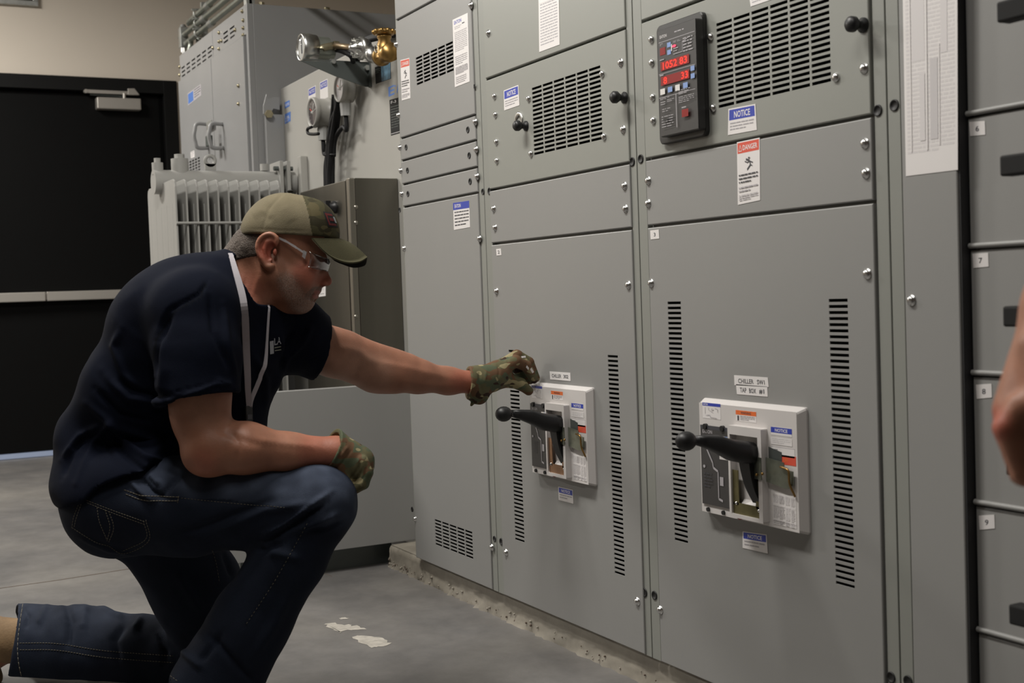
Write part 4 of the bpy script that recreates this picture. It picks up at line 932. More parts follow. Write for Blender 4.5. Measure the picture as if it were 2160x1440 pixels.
class Fld:
    def __init__(s, X, Y, Z):
        s.c = [np.asarray(a, np.float32) for a in (X, Y, Z)]; s.d = np.full([len(a) for a in s.c], .5, np.float32)
    def sub(s, lo, hi):
        sl = tuple(slice(max(0, np.searchsorted(s.c[i], lo[i])-1), np.searchsorted(s.c[i], hi[i])+1) for i in range(3))
        return sl, s.c[0][sl[0]][:, None, None], s.c[1][sl[1]][None, :, None], s.c[2][sl[2]][None, None, :]
    def op(s, fn, lo, hi, k, mode):
        pad = k+.012; sl, x, y, z = s.sub(np.asarray(lo)-pad, np.asarray(hi)+pad)
        if 0 in s.d[sl].shape: return s
        b = fn(x, y, z).astype(np.float32); a = s.d[sl]
        if mode == 'cut': a = -a
        if mode == 'int': a = -a; b = -b
        h = np.maximum(k-np.abs(a-b), 0)/max(k, 1e-6); m = np.minimum(a, b)-h*h*k*.25
        s.d[sl] = m if mode == 'add' else -m; return s
    def cap(s, a, b, ra, rb=None, k=.02, mode='add', sq=None):   # sq=(dir,scale): cross-section widened along dir
        a = np.array(a, float); b = np.array(b, float); rb = ra if rb is None else rb; R = max(ra, rb); f = 1.
        if sq is not None:
            n = nrm(sq[0]); f = sq[1]; R = R*max(1, f)
        lo = np.minimum(a, b)-R; hi = np.maximum(a, b)+R
        def fn(x, y, z):
            px, py, pz = x-a[0], y-a[1], z-a[2]; d = b-a
            if sq is not None:
                g = 1/f-1; t = (px*n[0]+py*n[1]+pz*n[2])*g; px = px+t*n[0]; py = py+t*n[1]; pz = pz+t*n[2]; d = d+g*(d@n)*n
            h = np.clip((px*d[0]+py*d[1]+pz*d[2])/(d@d+1e-12), 0, 1)
            return np.sqrt((px-h*d[0])**2+(py-h*d[1])**2+(pz-h*d[2])**2)-(ra+(rb-ra)*h)
        return s.op(fn, lo, hi, k, mode)
    def chain(s, pts, rs, k=.02, mode='add', sq=None):
        for i in range(len(pts)-1): s.cap(pts[i], pts[i+1], rs[i], rs[i+1], k, mode, sq)
        return s
    def ell(s, c, r, R=None, k=.02, mode='add'):
        c = np.array(c, float); r = np.array(r, float); Rm = np.eye(3) if R is None else R; m = r.max()
        ext = np.sqrt(((Rm*r[None, :])**2).sum(1)) if R is not None else r
        def fn(x, y, z):
            p = [x-c[0], y-c[1], z-c[2]]; q = [p[0]*Rm[0, i]+p[1]*Rm[1, i]+p[2]*Rm[2, i] for i in range(3)]
            k0 = np.sqrt((q[0]/r[0])**2+(q[1]/r[1])**2+(q[2]/r[2])**2); k1 = np.sqrt((q[0]/r[0]**2)**2+(q[1]/r[1]**2)**2+(q[2]/r[2]**2)**2)
            return k0*(k0-1)/np.maximum(k1, 1e-6)
        return s.op(fn, c-ext, c+ext, k, mode)
    def plane(s, p, n, k=.002, lo=None, hi=None):      # cut away the side n points to
        p = np.array(p, float); n = nrm(n)
        lo = [a[0] for a in s.c] if lo is None else lo; hi = [a[-1] for a in s.c] if hi is None else hi
        return s.op(lambda x, y, z: -((x-p[0])*n[0]+(y-p[1])*n[1]+(z-p[2])*n[2]), lo, hi, k, 'cut')
    def mesh(s):
        d = s.d.copy()
        for ax in range(3):
            sl = [slice(None)]*3; sl[ax] = 0; d[tuple(sl)] = np.maximum(d[tuple(sl)], .004); sl[ax] = -1; d[tuple(sl)] = np.maximum(d[tuple(sl)], .004)
        sgn = d < 0; nx, ny, nz = d.shape; acc = np.zeros((nx-1, ny-1, nz-1, 3), np.float32) if False else None
        # surface nets on the cells that straddle the surface
        cnt8 = sum(sgn[i:nx-1+i, j:ny-1+j, k:nz-1+k].astype(np.int8) for i in (0, 1) for j in (0, 1) for k in (0, 1))
        act = np.argwhere((cnt8 > 0) & (cnt8 < 8)); idx = np.full((nx-1, ny-1, nz-1), -1, np.int32); idx[act[:, 0], act[:, 1], act[:, 2]] = np.arange(len(act))
        S = np.zeros((len(act), 3)); N = np.zeros(len(act)); C = [a.astype(float) for a in s.c]
        cor = [(i, j, k) for i in (0, 1) for j in (0, 1) for k in (0, 1)]
        for a in cor:
            for ax in range(3):
                if a[ax]: continue
                b = list(a); b[ax] = 1
                ia = act+np.array(a); ib = act+np.array(b)
                da = d[ia[:, 0], ia[:, 1], ia[:, 2]]; db = d[ib[:, 0], ib[:, 1], ib[:, 2]]; m = (da < 0) != (db < 0)
                t = np.where(m, da/np.where(m, da-db, 1), 0)
                pa = np.stack([C[i][ia[:, i]] for i in range(3)], 1); pb = np.stack([C[i][ib[:, i]] for i in range(3)], 1)
                S += np.where(m[:, None], pa+t[:, None]*(pb-pa), 0); N += m
        V = S/np.maximum(N, 1)[:, None]; F = []
        for ax in range(3):
            a = [slice(0, n) for n in d.shape]; a[ax] = slice(0, d.shape[ax]-1); b = list(a); b[ax] = slice(1, d.shape[ax])
            x = sgn[tuple(a)] != sgn[tuple(b)]; e = np.argwhere(x); u, v = (ax+1) % 3, (ax+2) % 3
            e = e[(e[:, u] > 0) & (e[:, v] > 0) & (e[:, u] < d.shape[u]-1) & (e[:, v] < d.shape[v]-1)]
            if not len(e): continue
            ins = sgn[e[:, 0], e[:, 1], e[:, 2]]; Q = []
            for du, dv in ((-1, -1), (0, -1), (0, 0), (-1, 0)):
                g = e.copy(); g[:, u] += du; g[:, v] += dv; Q.append(idx[g[:, 0], g[:, 1], g[:, 2]])
            Q = np.stack(Q, 1); Q[~ins] = Q[~ins][:, ::-1]; F.append(Q[(Q >= 0).all(1)])
        return V, np.concatenate(F)
def vnormals(V, F):
    n = np.cross(V[F[:, 2]]-V[F[:, 0]], V[F[:, 3]]-V[F[:, 1]]); N = np.zeros_like(V)
    for i in range(4): np.add.at(N, F[:, i], n)
    return N/(np.linalg.norm(N, axis=1, keepdims=True)+1e-12)
def smooth(V, F, it=1, lam=.5):
    E = np.concatenate([F[:, [0, 1]], F[:, [1, 2]], F[:, [2, 3]], F[:, [3, 0]]])
    for _ in range(it):
        A = np.zeros_like(V); n = np.zeros(len(V)); np.add.at(A, E[:, 0], V[E[:, 1]]); np.add.at(A, E[:, 1], V[E[:, 0]]); np.add.at(n, E[:, 0], 1); np.add.at(n, E[:, 1], 1)
        V = V+lam*(A/np.maximum(n, 1)[:, None]-V)
    return V
def topx(V): return np.stack([1080+FPX*V[:, 0]/V[:, 2], 720-FPX*V[:, 1]/V[:, 2]], 1)
def pdist(Pp, line):        # distance in px to a polyline plus position along it 0..1
    line = np.array(line, float); best = np.full(len(Pp), 1e9); tt = np.zeros(len(Pp)); n = len(line)-1
    for i in range(n):
        a, b = line[i], line[i+1]; d = b-a; h = np.clip(((Pp-a)@d)/(d@d+1e-9), 0, 1); r = np.hypot(*(Pp-a-h[:, None]*d).T)
        m = r < best; best[m] = r[m]; tt[m] = (i+h[m])/n
    return best, tt
def crease(V, F, lines, back=.35):      # (polyline px, width px, depth m): soft ridges (+) and valleys (-)
    N = vnormals(V, F); D = np.zeros(len(V)); Pp = topx(V)
    for ln, wd, amp in lines:
        r, t = pdist(Pp, ln); D += amp*np.exp(-(r/wd)**2)*np.clip(np.sin(np.pi*np.clip(t, .04, .96))*1.6, 0, 1)
    vd = V/np.linalg.norm(V, axis=1, keepdims=True); m = np.clip((back-(N*vd).sum(1))/.3, 0, 1)
    return V+N*(D*m)[:, None]
class Noise3:
    def __init__(s, seed, n=24): s.g = np.random.RandomState(seed).rand(n, n, n)*2-1; s.n = n
    def __call__(s, p):
        i = np.floor(p).astype(int); f = p-i; f = f*f*(3-2*f); r = 0
        for a in (0, 1):
            for b in (0, 1):
                for c in (0, 1):
                    w_ = (f[:, 0] if a else 1-f[:, 0])*(f[:, 1] if b else 1-f[:, 1])*(f[:, 2] if c else 1-f[:, 2])
                    r = r+w_*s.g[(i[:, 0]+a) % s.n, (i[:, 1]+b) % s.n, (i[:, 2]+c) % s.n]
        return r
NZ = Noise3(3)
def meshobj(name, V, F, m, parent=None, loc=None, attrs=None, world=False, sub=False):
    W = V if world else fig2w(V); o0 = org(parent) if parent is not None else (np.array(loc, float) if loc is not None else np.zeros(3))
    me = bpy.data.meshes.new(name); me.from_pydata((W-o0).tolist(), [], F.tolist()); me.polygons.foreach_set('use_smooth', [True]*len(F))
    for mm in (m if isinstance(m, (list, tuple)) else [m]): me.materials.append(MT[mm] if isinstance(mm, str) else mm)
    for k, v in (attrs or {}).items():
        a = me.attributes.new(k, 'FLOAT', 'POINT'); a.data.foreach_set('value', v.astype(np.float32))
    me.update(); o = bpy.data.objects.new(name, me); COL.objects.link(o)
    if parent is not None: o.parent = parent
    elif loc is not None: o.location = loc
    ORG[o.name] = o0; return o
def bvh(V, F): return BVHTree.FromPolygons([Vector(p) for p in fig2w(V)], F.tolist())
def hit(tree, px, py, off=.002):
    d = nrm(ray(px, py)); r = tree.ray_cast(Vector(CAMP), Vector(d))
    if r[0] is None: return None, None
    n = np.array(r[1]); n = n if n@d < 0 else -n
    return np.array(r[0])+n*off, n
def ribbon(name, tree, pts, wpx, m, parent, off=.004, th=.0015, n=10):
    pp = spline([np.array(p, float) for p in pts], n); Cn, Nn, Sd, Wd = [], [], [], []
    for i, p in enumerate(pp):
        d = nrm(pp[min(i+1, len(pp)-1)]-pp[max(i-1, 0)]); c, nn = hit(tree, *p, off)
        if c is None: continue
        Cn.append(c); Nn.append(nn); Sd.append(-d[1]*RT-d[0]*UP); Wd.append(np.interp(i/(len(pp)-1), np.linspace(0, 1, len(wpx)), wpx)*((c-CAMP)@FW)/FPX/2)
    Cn, Nn = np.array(Cn), np.array(Nn)
    for _ in range(45):
        Nn[1:-1] = (Nn[:-2]+Nn[1:-1]+Nn[2:])/3
        dep = (Cn-CAMP)@FW; d2 = dep.copy(); d2[1:-1] = np.minimum(dep[1:-1], (dep[:-2]+dep[2:])/2)
        Cn = CAMP+(Cn-CAMP)*(d2/dep)[:, None]
    V = []
    for c, nn, s_, w_ in zip(Cn, Nn, Sd, Wd):
        nn = nrm(nn-.4*FW); s_ = nrm(s_-nn*(s_@nn)*.7); V += [c+s_*w_, c-s_*w_, c-s_*w_-nn*th, c+s_*w_-nn*th]
    k = len(Cn); mb = MB(); mb.add(V, [(j*4+i, j*4+(i+1) % 4, (j+1)*4+(i+1) % 4, (j+1)*4+i) for j in range(k-1) for i in range(4)]+[(3, 2, 1, 0), ((k-1)*4, (k-1)*4+1, (k-1)*4+2, (k-1)*4+3)], 0, False)
    return mb.build(name, m, parent)
def stitch(mb, tree, pts, r=.0007, dash=5, gap=2.5, off=.0006, n=14):
    pp = spline([np.array(p, float) for p in pts], n); s = 0; cur = []; acc = 0
    D = [0]+list(np.cumsum([np.linalg.norm(b-a) for a, b in zip(pp[:-1], pp[1:])])); t = 0
    while t < D[-1]:
        seg = []
        for u in (t, min(t+dash, D[-1])):
            i = min(np.searchsorted(D, u), len(pp)-1); i = max(i, 1); h = (u-D[i-1])/max(D[i]-D[i-1], 1e-6); seg.append(hit(tree, *(pp[i-1]*(1-h)+pp[i]*h), off)[0])
        if seg[0] is not None and seg[1] is not None and np.linalg.norm(seg[0]-seg[1]) < .03: mb.tube(seg, r, 5)
        t += dash+gap

# shader helper for things coloured by vertex weights
def wmat(name, base, layers, rough=.6, noise=None, bump=None, spec=.4, sss=0):
    """layers: (attribute, colour); noise: (scale, amount)"""
    m = bpy.data.materials.new(name); m.use_nodes = True; nt = m.node_tree; b = nt.nodes['Principled BSDF']; b.inputs['Roughness'].default_value = rough; b.inputs['Specular IOR Level'].default_value = spec
    tc = nt.nodes.new('ShaderNodeTexCoord'); c = nt.nodes.new('ShaderNodeRGB'); c.outputs[0].default_value = (*base, 1); cur = c.outputs[0]
    for at, col, *nz in layers:
        a = nt.nodes.new('ShaderNodeAttribute'); a.attribute_name = at; mx = nt.nodes.new('ShaderNodeMixRGB'); fac = a.outputs['Fac']
        if nz:
            n = nt.nodes.new('ShaderNodeTexNoise'); n.inputs['Scale'].default_value = nz[0]; n.inputs['Detail'].default_value = 3; nt.links.new(tc.outputs['Object'], n.inputs['Vector'])
            mr = nt.nodes.new('ShaderNodeMapRange'); mr.inputs['From Min'].default_value = .35; mr.inputs['From Max'].default_value = .65; mr.inputs['To Min'].default_value = 1-nz[1]; nt.links.new(n.outputs[0], mr.inputs[0])
            mu = nt.nodes.new('ShaderNodeMath'); mu.operation = 'MULTIPLY'; nt.links.new(fac, mu.inputs[0]); nt.links.new(mr.outputs[0], mu.inputs[1]); fac = mu.outputs[0]
        nt.links.new(fac, mx.inputs[0]); nt.links.new(cur, mx.inputs[1]); mx.inputs[2].default_value = (*col, 1); cur = mx.outputs[0]
    if noise:
        n = nt.nodes.new('ShaderNodeTexNoise'); n.inputs['Scale'].default_value = noise[0]; n.inputs['Detail'].default_value = 6; nt.links.new(tc.outputs['Object'], n.inputs['Vector'])
        mx = nt.nodes.new('ShaderNodeMixRGB'); mx.blend_type = 'OVERLAY'; mx.inputs[0].default_value = noise[1]; nt.links.new(cur, mx.inputs[1]); nt.links.new(n.outputs[0], mx.inputs[2]); cur = mx.outputs[0]
    nt.links.new(cur, b.inputs['Base Color'])
    if sss: b.inputs['Subsurface Weight'].default_value = sss; b.inputs['Subsurface Radius'].default_value = (.012, .004, .002); b.inputs['Subsurface Scale'].default_value = .6
    if bump:
        n = nt.nodes.new('ShaderNodeTexNoise'); n.inputs['Scale'].default_value = bump[0]; n.inputs['Detail'].default_value = 3; nt.links.new(tc.outputs['Object'], n.inputs['Vector'])
        bp = nt.nodes.new('ShaderNodeBump'); bp.inputs['Strength'].default_value = bump[1]; bp.inputs['Distance'].default_value = bump[2]; nt.links.new(n.outputs[0], bp.inputs['Height']); nt.links.new(bp.outputs[0], b.inputs['Normal'])
    MT[name] = m; return m
def camo(name, cols, scale=16, gain=1.):
    m = bpy.data.materials.new(name); m.use_nodes = True; nt = m.node_tree; b = nt.nodes['Principled BSDF']; b.inputs['Roughness'].default_value = .8; b.inputs['Specular IOR Level'].default_value = .25
    tc = nt.nodes.new('ShaderNodeTexCoord'); cur = None
    for i, (c, th) in enumerate(cols):
        if i == 0:
            r = nt.nodes.new('ShaderNodeRGB'); r.outputs[0].default_value = (*[x*gain for x in c], 1); cur = r.outputs[0]; continue
        mp = nt.nodes.new('ShaderNodeMapping'); mp.inputs['Location'].default_value = (i*3.7, i*1.9, i*2.3); mp.inputs['Scale'].default_value = (1, 1, 1.7); nt.links.new(tc.outputs['Object'], mp.inputs[0])
        n = nt.nodes.new('ShaderNodeTexNoise'); n.inputs['Scale'].default_value = scale; n.inputs['Detail'].default_value = 1.2; nt.links.new(mp.outputs[0], n.inputs['Vector'])
        mr = nt.nodes.new('ShaderNodeMapRange'); mr.inputs['From Min'].default_value = th; mr.inputs['From Max'].default_value = th+.015; nt.links.new(n.outputs[0], mr.inputs[0])
        mx = nt.nodes.new('ShaderNodeMixRGB'); nt.links.new(mr.outputs[0], mx.inputs[0]); nt.links.new(cur, mx.inputs[1]); mx.inputs[2].default_value = (*[x*gain for x in c], 1); cur = mx.outputs[0]
    nt.links.new(cur, b.inputs['Base Color'])
    n = nt.nodes.new('ShaderNodeTexNoise'); n.inputs['Scale'].default_value = 500; nt.links.new(tc.outputs['Object'], n.inputs['Vector']); bp = nt.nodes.new('ShaderNodeBump'); bp.inputs['Strength'].default_value = .25; bp.inputs['Distance'].default_value = .001
    nt.links.new(n.outputs[0], bp.inputs['Height']); nt.links.new(bp.outputs[0], b.inputs['Normal']); MT[name] = m; return m
# ------------------------------------------------------------------ kneeling man
wmat('skin', (.33, .150, .094), [('red', (.38, .085, .055)), ('stub_shade', (.095, .055, .040), 300, .45), ('grey', (.36, .29, .25), 420, .95), ('lip', (.34, .12, .10)), ('pale', (.42, .23, .16)), ('eye', (.55, .5, .46))], .5, (34, .22), (300, .25, .0012), .35, .12)
wmat('hair_short', (.048, .033, .024), [('grey', (.20, .165, .14), 300, .7)], .75, (200, .4), (420, .8, .003))
wmat('shirt_navy', (.0040, .0056, .0125), [('seam', (.002, .003, .006))], .9, (60, .1), (700, .3, .001), .08)
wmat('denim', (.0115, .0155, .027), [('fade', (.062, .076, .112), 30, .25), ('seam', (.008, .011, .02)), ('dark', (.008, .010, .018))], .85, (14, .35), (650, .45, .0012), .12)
camo('camo_glove', [((.135, .125, .065), 0), ((.155, .085, .045), .50), ((.10, .12, .07), .56), ((.36, .31, .17), .61), ((.05, .028, .018), .645)], 26, .85)
camo('camo_cap', [((.058, .052, .024), 0), ((.035, .030, .014), .50), ((.085, .07, .032), .57)], 22)
mk('cap_khaki', (.165, .140, .088), .85, bump=.4, bscale=600, var=.10, vscale=22, spec=.2)
mk('cap_brim', (.062, .057, .030), .8, bump=.3, bscale=500, var=.08, vscale=30, spec=.2)
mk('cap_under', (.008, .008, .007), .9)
mk('patch_red', (.12, .009, .011), .8); mk('patch_black', (.01, .01, .012), .85)
mk('cuff_tan', (.13, .095, .04), .8, bump=.3, bscale=600)
mk('boot_suede', (.20, .125, .06), .8, bump=.4, bscale=200, var=.2, vscale=20)
mk('boot_sole', (.02, .018, .015), .7)

W0 = 2.70
man = thing('person', tuple(CAMP+ray(440, 1480)*2.75*np.array([1, 1, 1])), 'man kneeling in navy T-shirt, jeans, cap and camouflage gloves, reaching to the breaker', 'person')
man.location.z = 0; ORG[man.name][2] = 0
# joints, in figure frame
LAT = nrm([.50, -.06, .86]); 
SR, SL = q3(408, 662, 2.52), q3(612, 700, 2.80)
ER, WR = q3(437, 945, 2.47), q3(712, 955, 2.53)
EL, WL = q3(790, 782, 2.95), q3(1000, 806, 3.06)
HR, HL = q3(262, 1062, 2.58), q3(310, 1075, 2.84)
KR, AR = q3(664, 1068, 2.50), q3(440, 1462, 2.53)
KL, AL = q3(466, 1398, 2.90), q3(25, 1356, 3.04)

def _k(lines, m, wf=.8): return [(l, w_*wf, a*m) for l, w_, a in lines]
def head_field(f, g=0.):       # g shrinks/grows everything
    h = lambda x, y, dz=0: q3(x, y, W0+dz/1000); r = lambda *a: tuple(v/1000+g for v in a)
    f.ell(h(602, 492), r(84, 80, 76), k=.01); f.ell(h(548, 526), r(52, 44, 60), k=.02); f.ell(h(628, 545), r(52, 66, 63), k=.02)
    f.ell(h(640, 575), r(42, 46, 55), k=.02)
    for s in (-1, 1):
        f.cap(h(580, 580, 50*s), h(630, 632, 22*s), .022+g, .018+g, k=.03)
        f.ell(h(640, 578, 42*s), r(20, 20, 14), k=.02)
        f.ell(h(616, 600, 40*s), r(34, 34, 20), k=.03)
    f.ell(h(622, 605), r(34, 42, 44), k=.03)
    f.ell(h(641, 638), r(17, 17, 21), k=.015); f.ell(h(644, 610), r(22, 26, 31), k=.02)
    f.cap(h(625, 632), h(575, 634), .022+g, .028+g, k=.03, sq=((0, 0, 1), 1.5))
    # neck
    f.cap(h(556, 560, 0), h(505, 625, 15), .056+g, .064+g, k=.03); f.cap(h(535, 530), h(492, 590, 12), .045+g, .058+g, k=.03)
    f.cap(h(572, 560, -48), h(530, 652, -25), .016+g, .018+g, k=.03)
    if g == 0:
        f.cap(h(676, 556), h(689, 590), .0065, .0095, k=.010); f.ell(h(690, 594), (.0100, .0090, .0095), k=.006)
        f.cap(h(672, 550), h(660, 600), .012, .016, k=.02)
        for s in (-1, 1):
            f.ell(h(681, 598, 10.5*s), (.0095, .0068, .0062), k=.004); f.ell(h(684, 603.5, 6*s), (.0035, .002, .0025), k=.001, mode='cut')
            f.cap(h(676, 544, 4*s), h(660, 546, 38*s), .009, .008, k=.012)
            f.ell(h(682, 563, 28*s), (.013, .010, .015), k=.010, mode='cut'); f.ell(h(664, 564, 29*s), (.0125, .0115, .0125), k=.003)
            f.cap(h(674.5, 561, 18*s), h(666, 562, 39*s), .0032, .0028, k=.004); f.cap(h(674, 568, 18*s), h(665, 568, 38*s), .0028, .0025, k=.004)
            f.cap(h(676, 604, 16*s), h(655, 628, 30*s), .0018, .0018, k=.008, mode='cut')     # cheek fold
        f.ell(h(662, 612), (.013, .0065, .021), k=.008); f.ell(h(669, 615.5), (.0050, .0035, .014), k=.004); f.ell(h(666, 625), (.0055, .0042, .014), k=.004); f.ell(h(658, 630), (.010, .007, .018), k=.008)
        f.cap(h(676, 619.8, 0), h(655, 620.5, 23), .0013, .0016, k=.003, mode='cut'); f.cap(h(676, 619.8, 0), h(655, 620.5, -23), .0013, .0016, k=.003, mode='cut')
        f.ell(h(664, 634), (.007, .003, .012), k=.006, mode='cut')
        # ears
        for s in (-1, 1):
            Re = rotm(-14, 0, -14*s)
            f.ell(h(563, 527, 77*s), (.021, .034, .0075), Re, k=.006)
            f.ell(h(571, 530, 84*s), (.0115, .0185, .0095), Re, k=.004, mode='cut')
            rim = [(583, 514), (584, 502), (573, 494), (560, 495), (548, 504), (543, 518), (545, 533), (552, 546), (559, 556), (567, 563), (575, 560)]
            rp_ = spline([h(a, b, (82 if i < 8 else 79)*s) for i, (a, b) in enumerate(rim)], 3); f.chain(rp_, list(np.interp(np.linspace(0, 1, len(rp_)), [0, .7, .8, .9, 1], [.0036, .0036, .0044, .0054, .004])), k=.005)
            f.chain([h(572, 506, 81*s), h(562, 509, 82*s), (h(557, 524, 82*s)), h(562, 543, 81*s)], [.0026]*4, k=.004); f.ell(h(580, 532, 79*s), (.0045, .0075, .0045), k=.004)
def skin_limbs(f):
    # right arm
    f.chain([SR, SR*.45+ER*.55, ER], [.05, .056, .048], k=.02)
    f.ell(q3(418, 850, 2.47), (.056, .085, .052), rotm(-6), k=.02); f.ell(q3(440, 958, 2.465), (.048, .042, .044), k=.02)
    f.chain([q3(450, 942, 2.47), q3(520, 945, 2.48), q3(610, 955, 2.51), WR], [.050, .049, .038, .031], k=.02, sq=((0, 0, 1), 1.1)); f.cap(WR, q3(745, 975, 2.54), .029, .026, k=.02)
    f.ell(q3(425, 974, 2.468), (.024, .018, .02), k=.015)
    # left arm
    f.chain([SL, q3(700, 742, 2.88), EL], [.045, .054, .047], k=.02); f.ell(q3(820, 786, 2.965), (.065, .046, .044), rotm(-8), k=.02)
    f.chain([EL, q3(880, 793, 3.0), q3(945, 803, 3.04), WL], [.047, .039, .031, .026], k=.02); f.cap(WL, q3(1020, 800, 3.08), .022, .015, k=.02)
    f.cap(q3(740, 722, 2.90), q3(860, 762, 2.98), .018, .014, k=.03)
    # trunk and legs stay inside the clothes
    f.chain([q3(255, 990, 2.70), q3(345, 860, 2.69), q3(430, 735, 2.68), q3(470, 650, 2.68)], [.08, .095, .10, .07], k=.04, sq=(LAT, 1.15))
    f.cap(q3(470, 650, 2.69), q3(520, 600, 2.71), .06, .055, k=.03); f.cap(SR, SL, .045, .04, k=.03)
    f.chain([HR, KR], [.072, .052], k=.03); f.chain([KR, AR], [.05, .04], k=.02); f.chain([HL, KL], [.075, .052], k=.03); f.chain([KL, AL], [.05, .04], k=.02)
    f.cap(AR, q3(520, 1535, 2.53), .038, .032, k=.02); f.cap(AL, q3(-40, 1405, 3.05), .036, .03, k=.02); f.cap(HR, HL, .09, .09, k=.04)
def ux(px, w_=W0): return (px-1080)/FPX*w_
def vy(py, w_=W0): return -(py-720)/FPX*w_
X = axis([(ux(-80, 3.05), ux(475), .0055), (ux(475), ux(712), .0022), (ux(712), ux(1075, 3.1), .0055)])
Y = axis([(vy(1590, 2.55), vy(672), .0055), (vy(672), vy(480), .0022), (vy(480), vy(395), .006)])
Z = axis([(2.38, 2.605, .0055), (2.605, 2.80, .0026), (2.80, 3.16, .0065)])
f = Fld(X, Y, Z); head_field(f); skin_limbs(f)
V, F = f.mesh(); V = smooth(V, F, 1, .35); del f
_e = np.hypot(topx(V)[:, 0]-562, topx(V)[:, 1]-528) < 46; _e &= np.abs(V[:, 2]-W0) > .068; V2 = smooth(V, F, 2, .5); V[_e] = V2[_e]
Pp = topx(V)
# tendons and veins on the forearms
V = crease(V, F, [([(455, 900), (500, 925), (560, 940)], 9, -.003), ([(520, 925), (600, 935), (690, 945)], 7, .0022), ([(470, 990), (560, 985), (650, 980)], 8, .002), ([(488, 905), (505, 940), (500, 975)], 6, -.0018),
    ([(780, 760), (860, 775), (960, 800)], 6, .0016), ([(830, 800), (900, 812), (975, 815)], 6, .0014), ([(700, 730), (760, 745), (800, 775)], 10, .003), ([(760, 770), (745, 800)], 7, -.002),
    ([(520, 580), (512, 620), (530, 650)], 5, -.0015), ([(548, 575), (535, 620), (545, 648)], 6, .002), ([(655, 540), (648, 556), (640, 566)], 3, -.001), ([(690, 605), (676, 610), (660, 625), (655, 640)], 3, -.0008)])
Pp = topx(V); x, y = Pp[:, 0], Pp[:, 1]
def sm(a, b, t): t = np.clip((t-a)/(b-a+1e-9), 0, 1); return t*t*(3-2*t)
hd = (x > 478) & (x < 720) & (y > 380) & (y < 690) & (np.abs(V[:, 2]-W0) < .11)
r1, _ = pdist(Pp, [(600, 560), (612, 600), (632, 638), (650, 640)]); r2, _ = pdist(Pp, [(690, 608), (664, 612), (652, 625)])
stub_shade = hd*np.clip(sm(46, 14, r1)*.8+sm(10, 4, r2)*.9, 0, 1)*sm(566, 590, y+0*(x))*sm(575, 600, x+.2*(y-560))  # beard stubble, with the shade under the jaw put into its colour
grey = hd*sm(26, 8, pdist(Pp, [(596, 560), (606, 600), (630, 640), (648, 650)])[0])*.55*sm(560, 590, y)
lip = hd*((sm(5.5, 3, np.hypot((x-669)/1.6, y-616))+sm(6, 3, np.hypot((x-665)/1.5, y-625)))).clip(0, 1)*.8
red = hd*np.clip(sm(26, 10, np.hypot(x-690, y-595))*.45+sm(34, 12, np.hypot(x-566, y-528))*.75*(np.abs(V[:, 2]-W0) > .07)+sm(45, 15, np.hypot(x-645, y-578))*.5+.35*sm(60, 10, np.hypot(x-520, y-610)), 0, .9)
red = np.maximum(red, .35*sm(50, 5, np.hypot(x-430, y-975))); red = np.maximum(red, .45*sm(50, 10, np.hypot(x-980, y-805))); red = np.maximum(red, .35*sm(70, 30, np.hypot(x-680, y-950)))
pale = .8*sm(60, 20, pdist(Pp, [(640, 770), (720, 775), (790, 790)])[0])*(V[:, 2] > 2.8)+.5*sm(50, 15, pdist(Pp, [(400, 830), (430, 870)])[0])*(V[:, 2] < 2.6)
eye = hd*0.
Vb, Fb = V, F
body = meshobj('body', V, F, 'skin', man, attrs=dict(stub_shade=stub_shade, grey=grey, lip=lip, red=red, pale=pale.clip(0, 1), eye=eye))
# short hair round the sides and nape
f = Fld(axis([(ux(470), ux(640), .0028)]), axis([(vy(570), vy(440), .0028)]), axis([(2.60, 2.80, .003)])); head_field(f, .0022)
f.plane(q3(590, 500, W0), (.93, -.36, 0)); f.plane(q3(545, 548, W0), (.16, -.98, 0), k=.008)
for s in (-1, 1): f.ell(q3(566, 530, W0+.079*s), (.026, .040, .016), rotm(-14), k=.004, mode='cut')
f.cap(q3(505, 545, W0), q3(505, 545, W0+.001), .004, k=.001, mode='cut')
V, F = f.mesh(); N = vnormals(V, F); V = V+N*(NZ(V*300)*.0008+NZ(V*60)*.001)[:, None]
Pp = topx(V); grey = sm(525, 495, Pp[:, 0])*.25+.18
o = meshobj('hair', V, F, 'hair_short', man, attrs=dict(grey=grey)); o['label'] = 'short greying brown hair below the cap'
# ---------------- cap
f = Fld(axis([(ux(500), ux(728), .0026)]), axis([(vy(512), vy(396), .0026)]), axis([(2.60, 2.80, .003)]))
def crown(g, k=.012):
    f_ = lambda mode: (f.ell(q3(600, 494, W0), (.091+g, .089+g, .083+g), k=k, mode=mode), f.ell(q3(645, 492, W0), (.073+g, .078+g, .074+g), k=k, mode=mode), f.ell(q3(548, 490, W0), (.036+g, .045+g, .066+g), k=k, mode=mode))
    return f_
crown(0)('add')
f.d = np.maximum(f.d, -(f.d+.0075))
f.plane(q3(512, 497.5, W0), (-.035, -1, 0)); f.ell(q3(512, 494, W0), (.02, .016, .03), k=.002, mode='cut')
V, F = f.mesh(); V = smooth(V, F, 1)
V = crease(V, F, [([(600, 405), (566, 440), (552, 490)], 3, -.0012), ([(633, 405), (650, 440), (658, 500)], 3, .001), ([(520, 482), (600, 486), (655, 488)], 2.5, -.0007), ([(572, 425), (560, 455), (575, 470)], 9, -.002), ([(600, 430), (620, 470)], 12, .0015), ([(530, 455), (560, 440)], 8, .0015)])
Pp = topx(V); seam = 633+27*((Pp[:, 1]-404)/98).clip(0, 1)**.7; fr = Pp[:, 0] > seam
fc = fr[F].mean(1) > .5
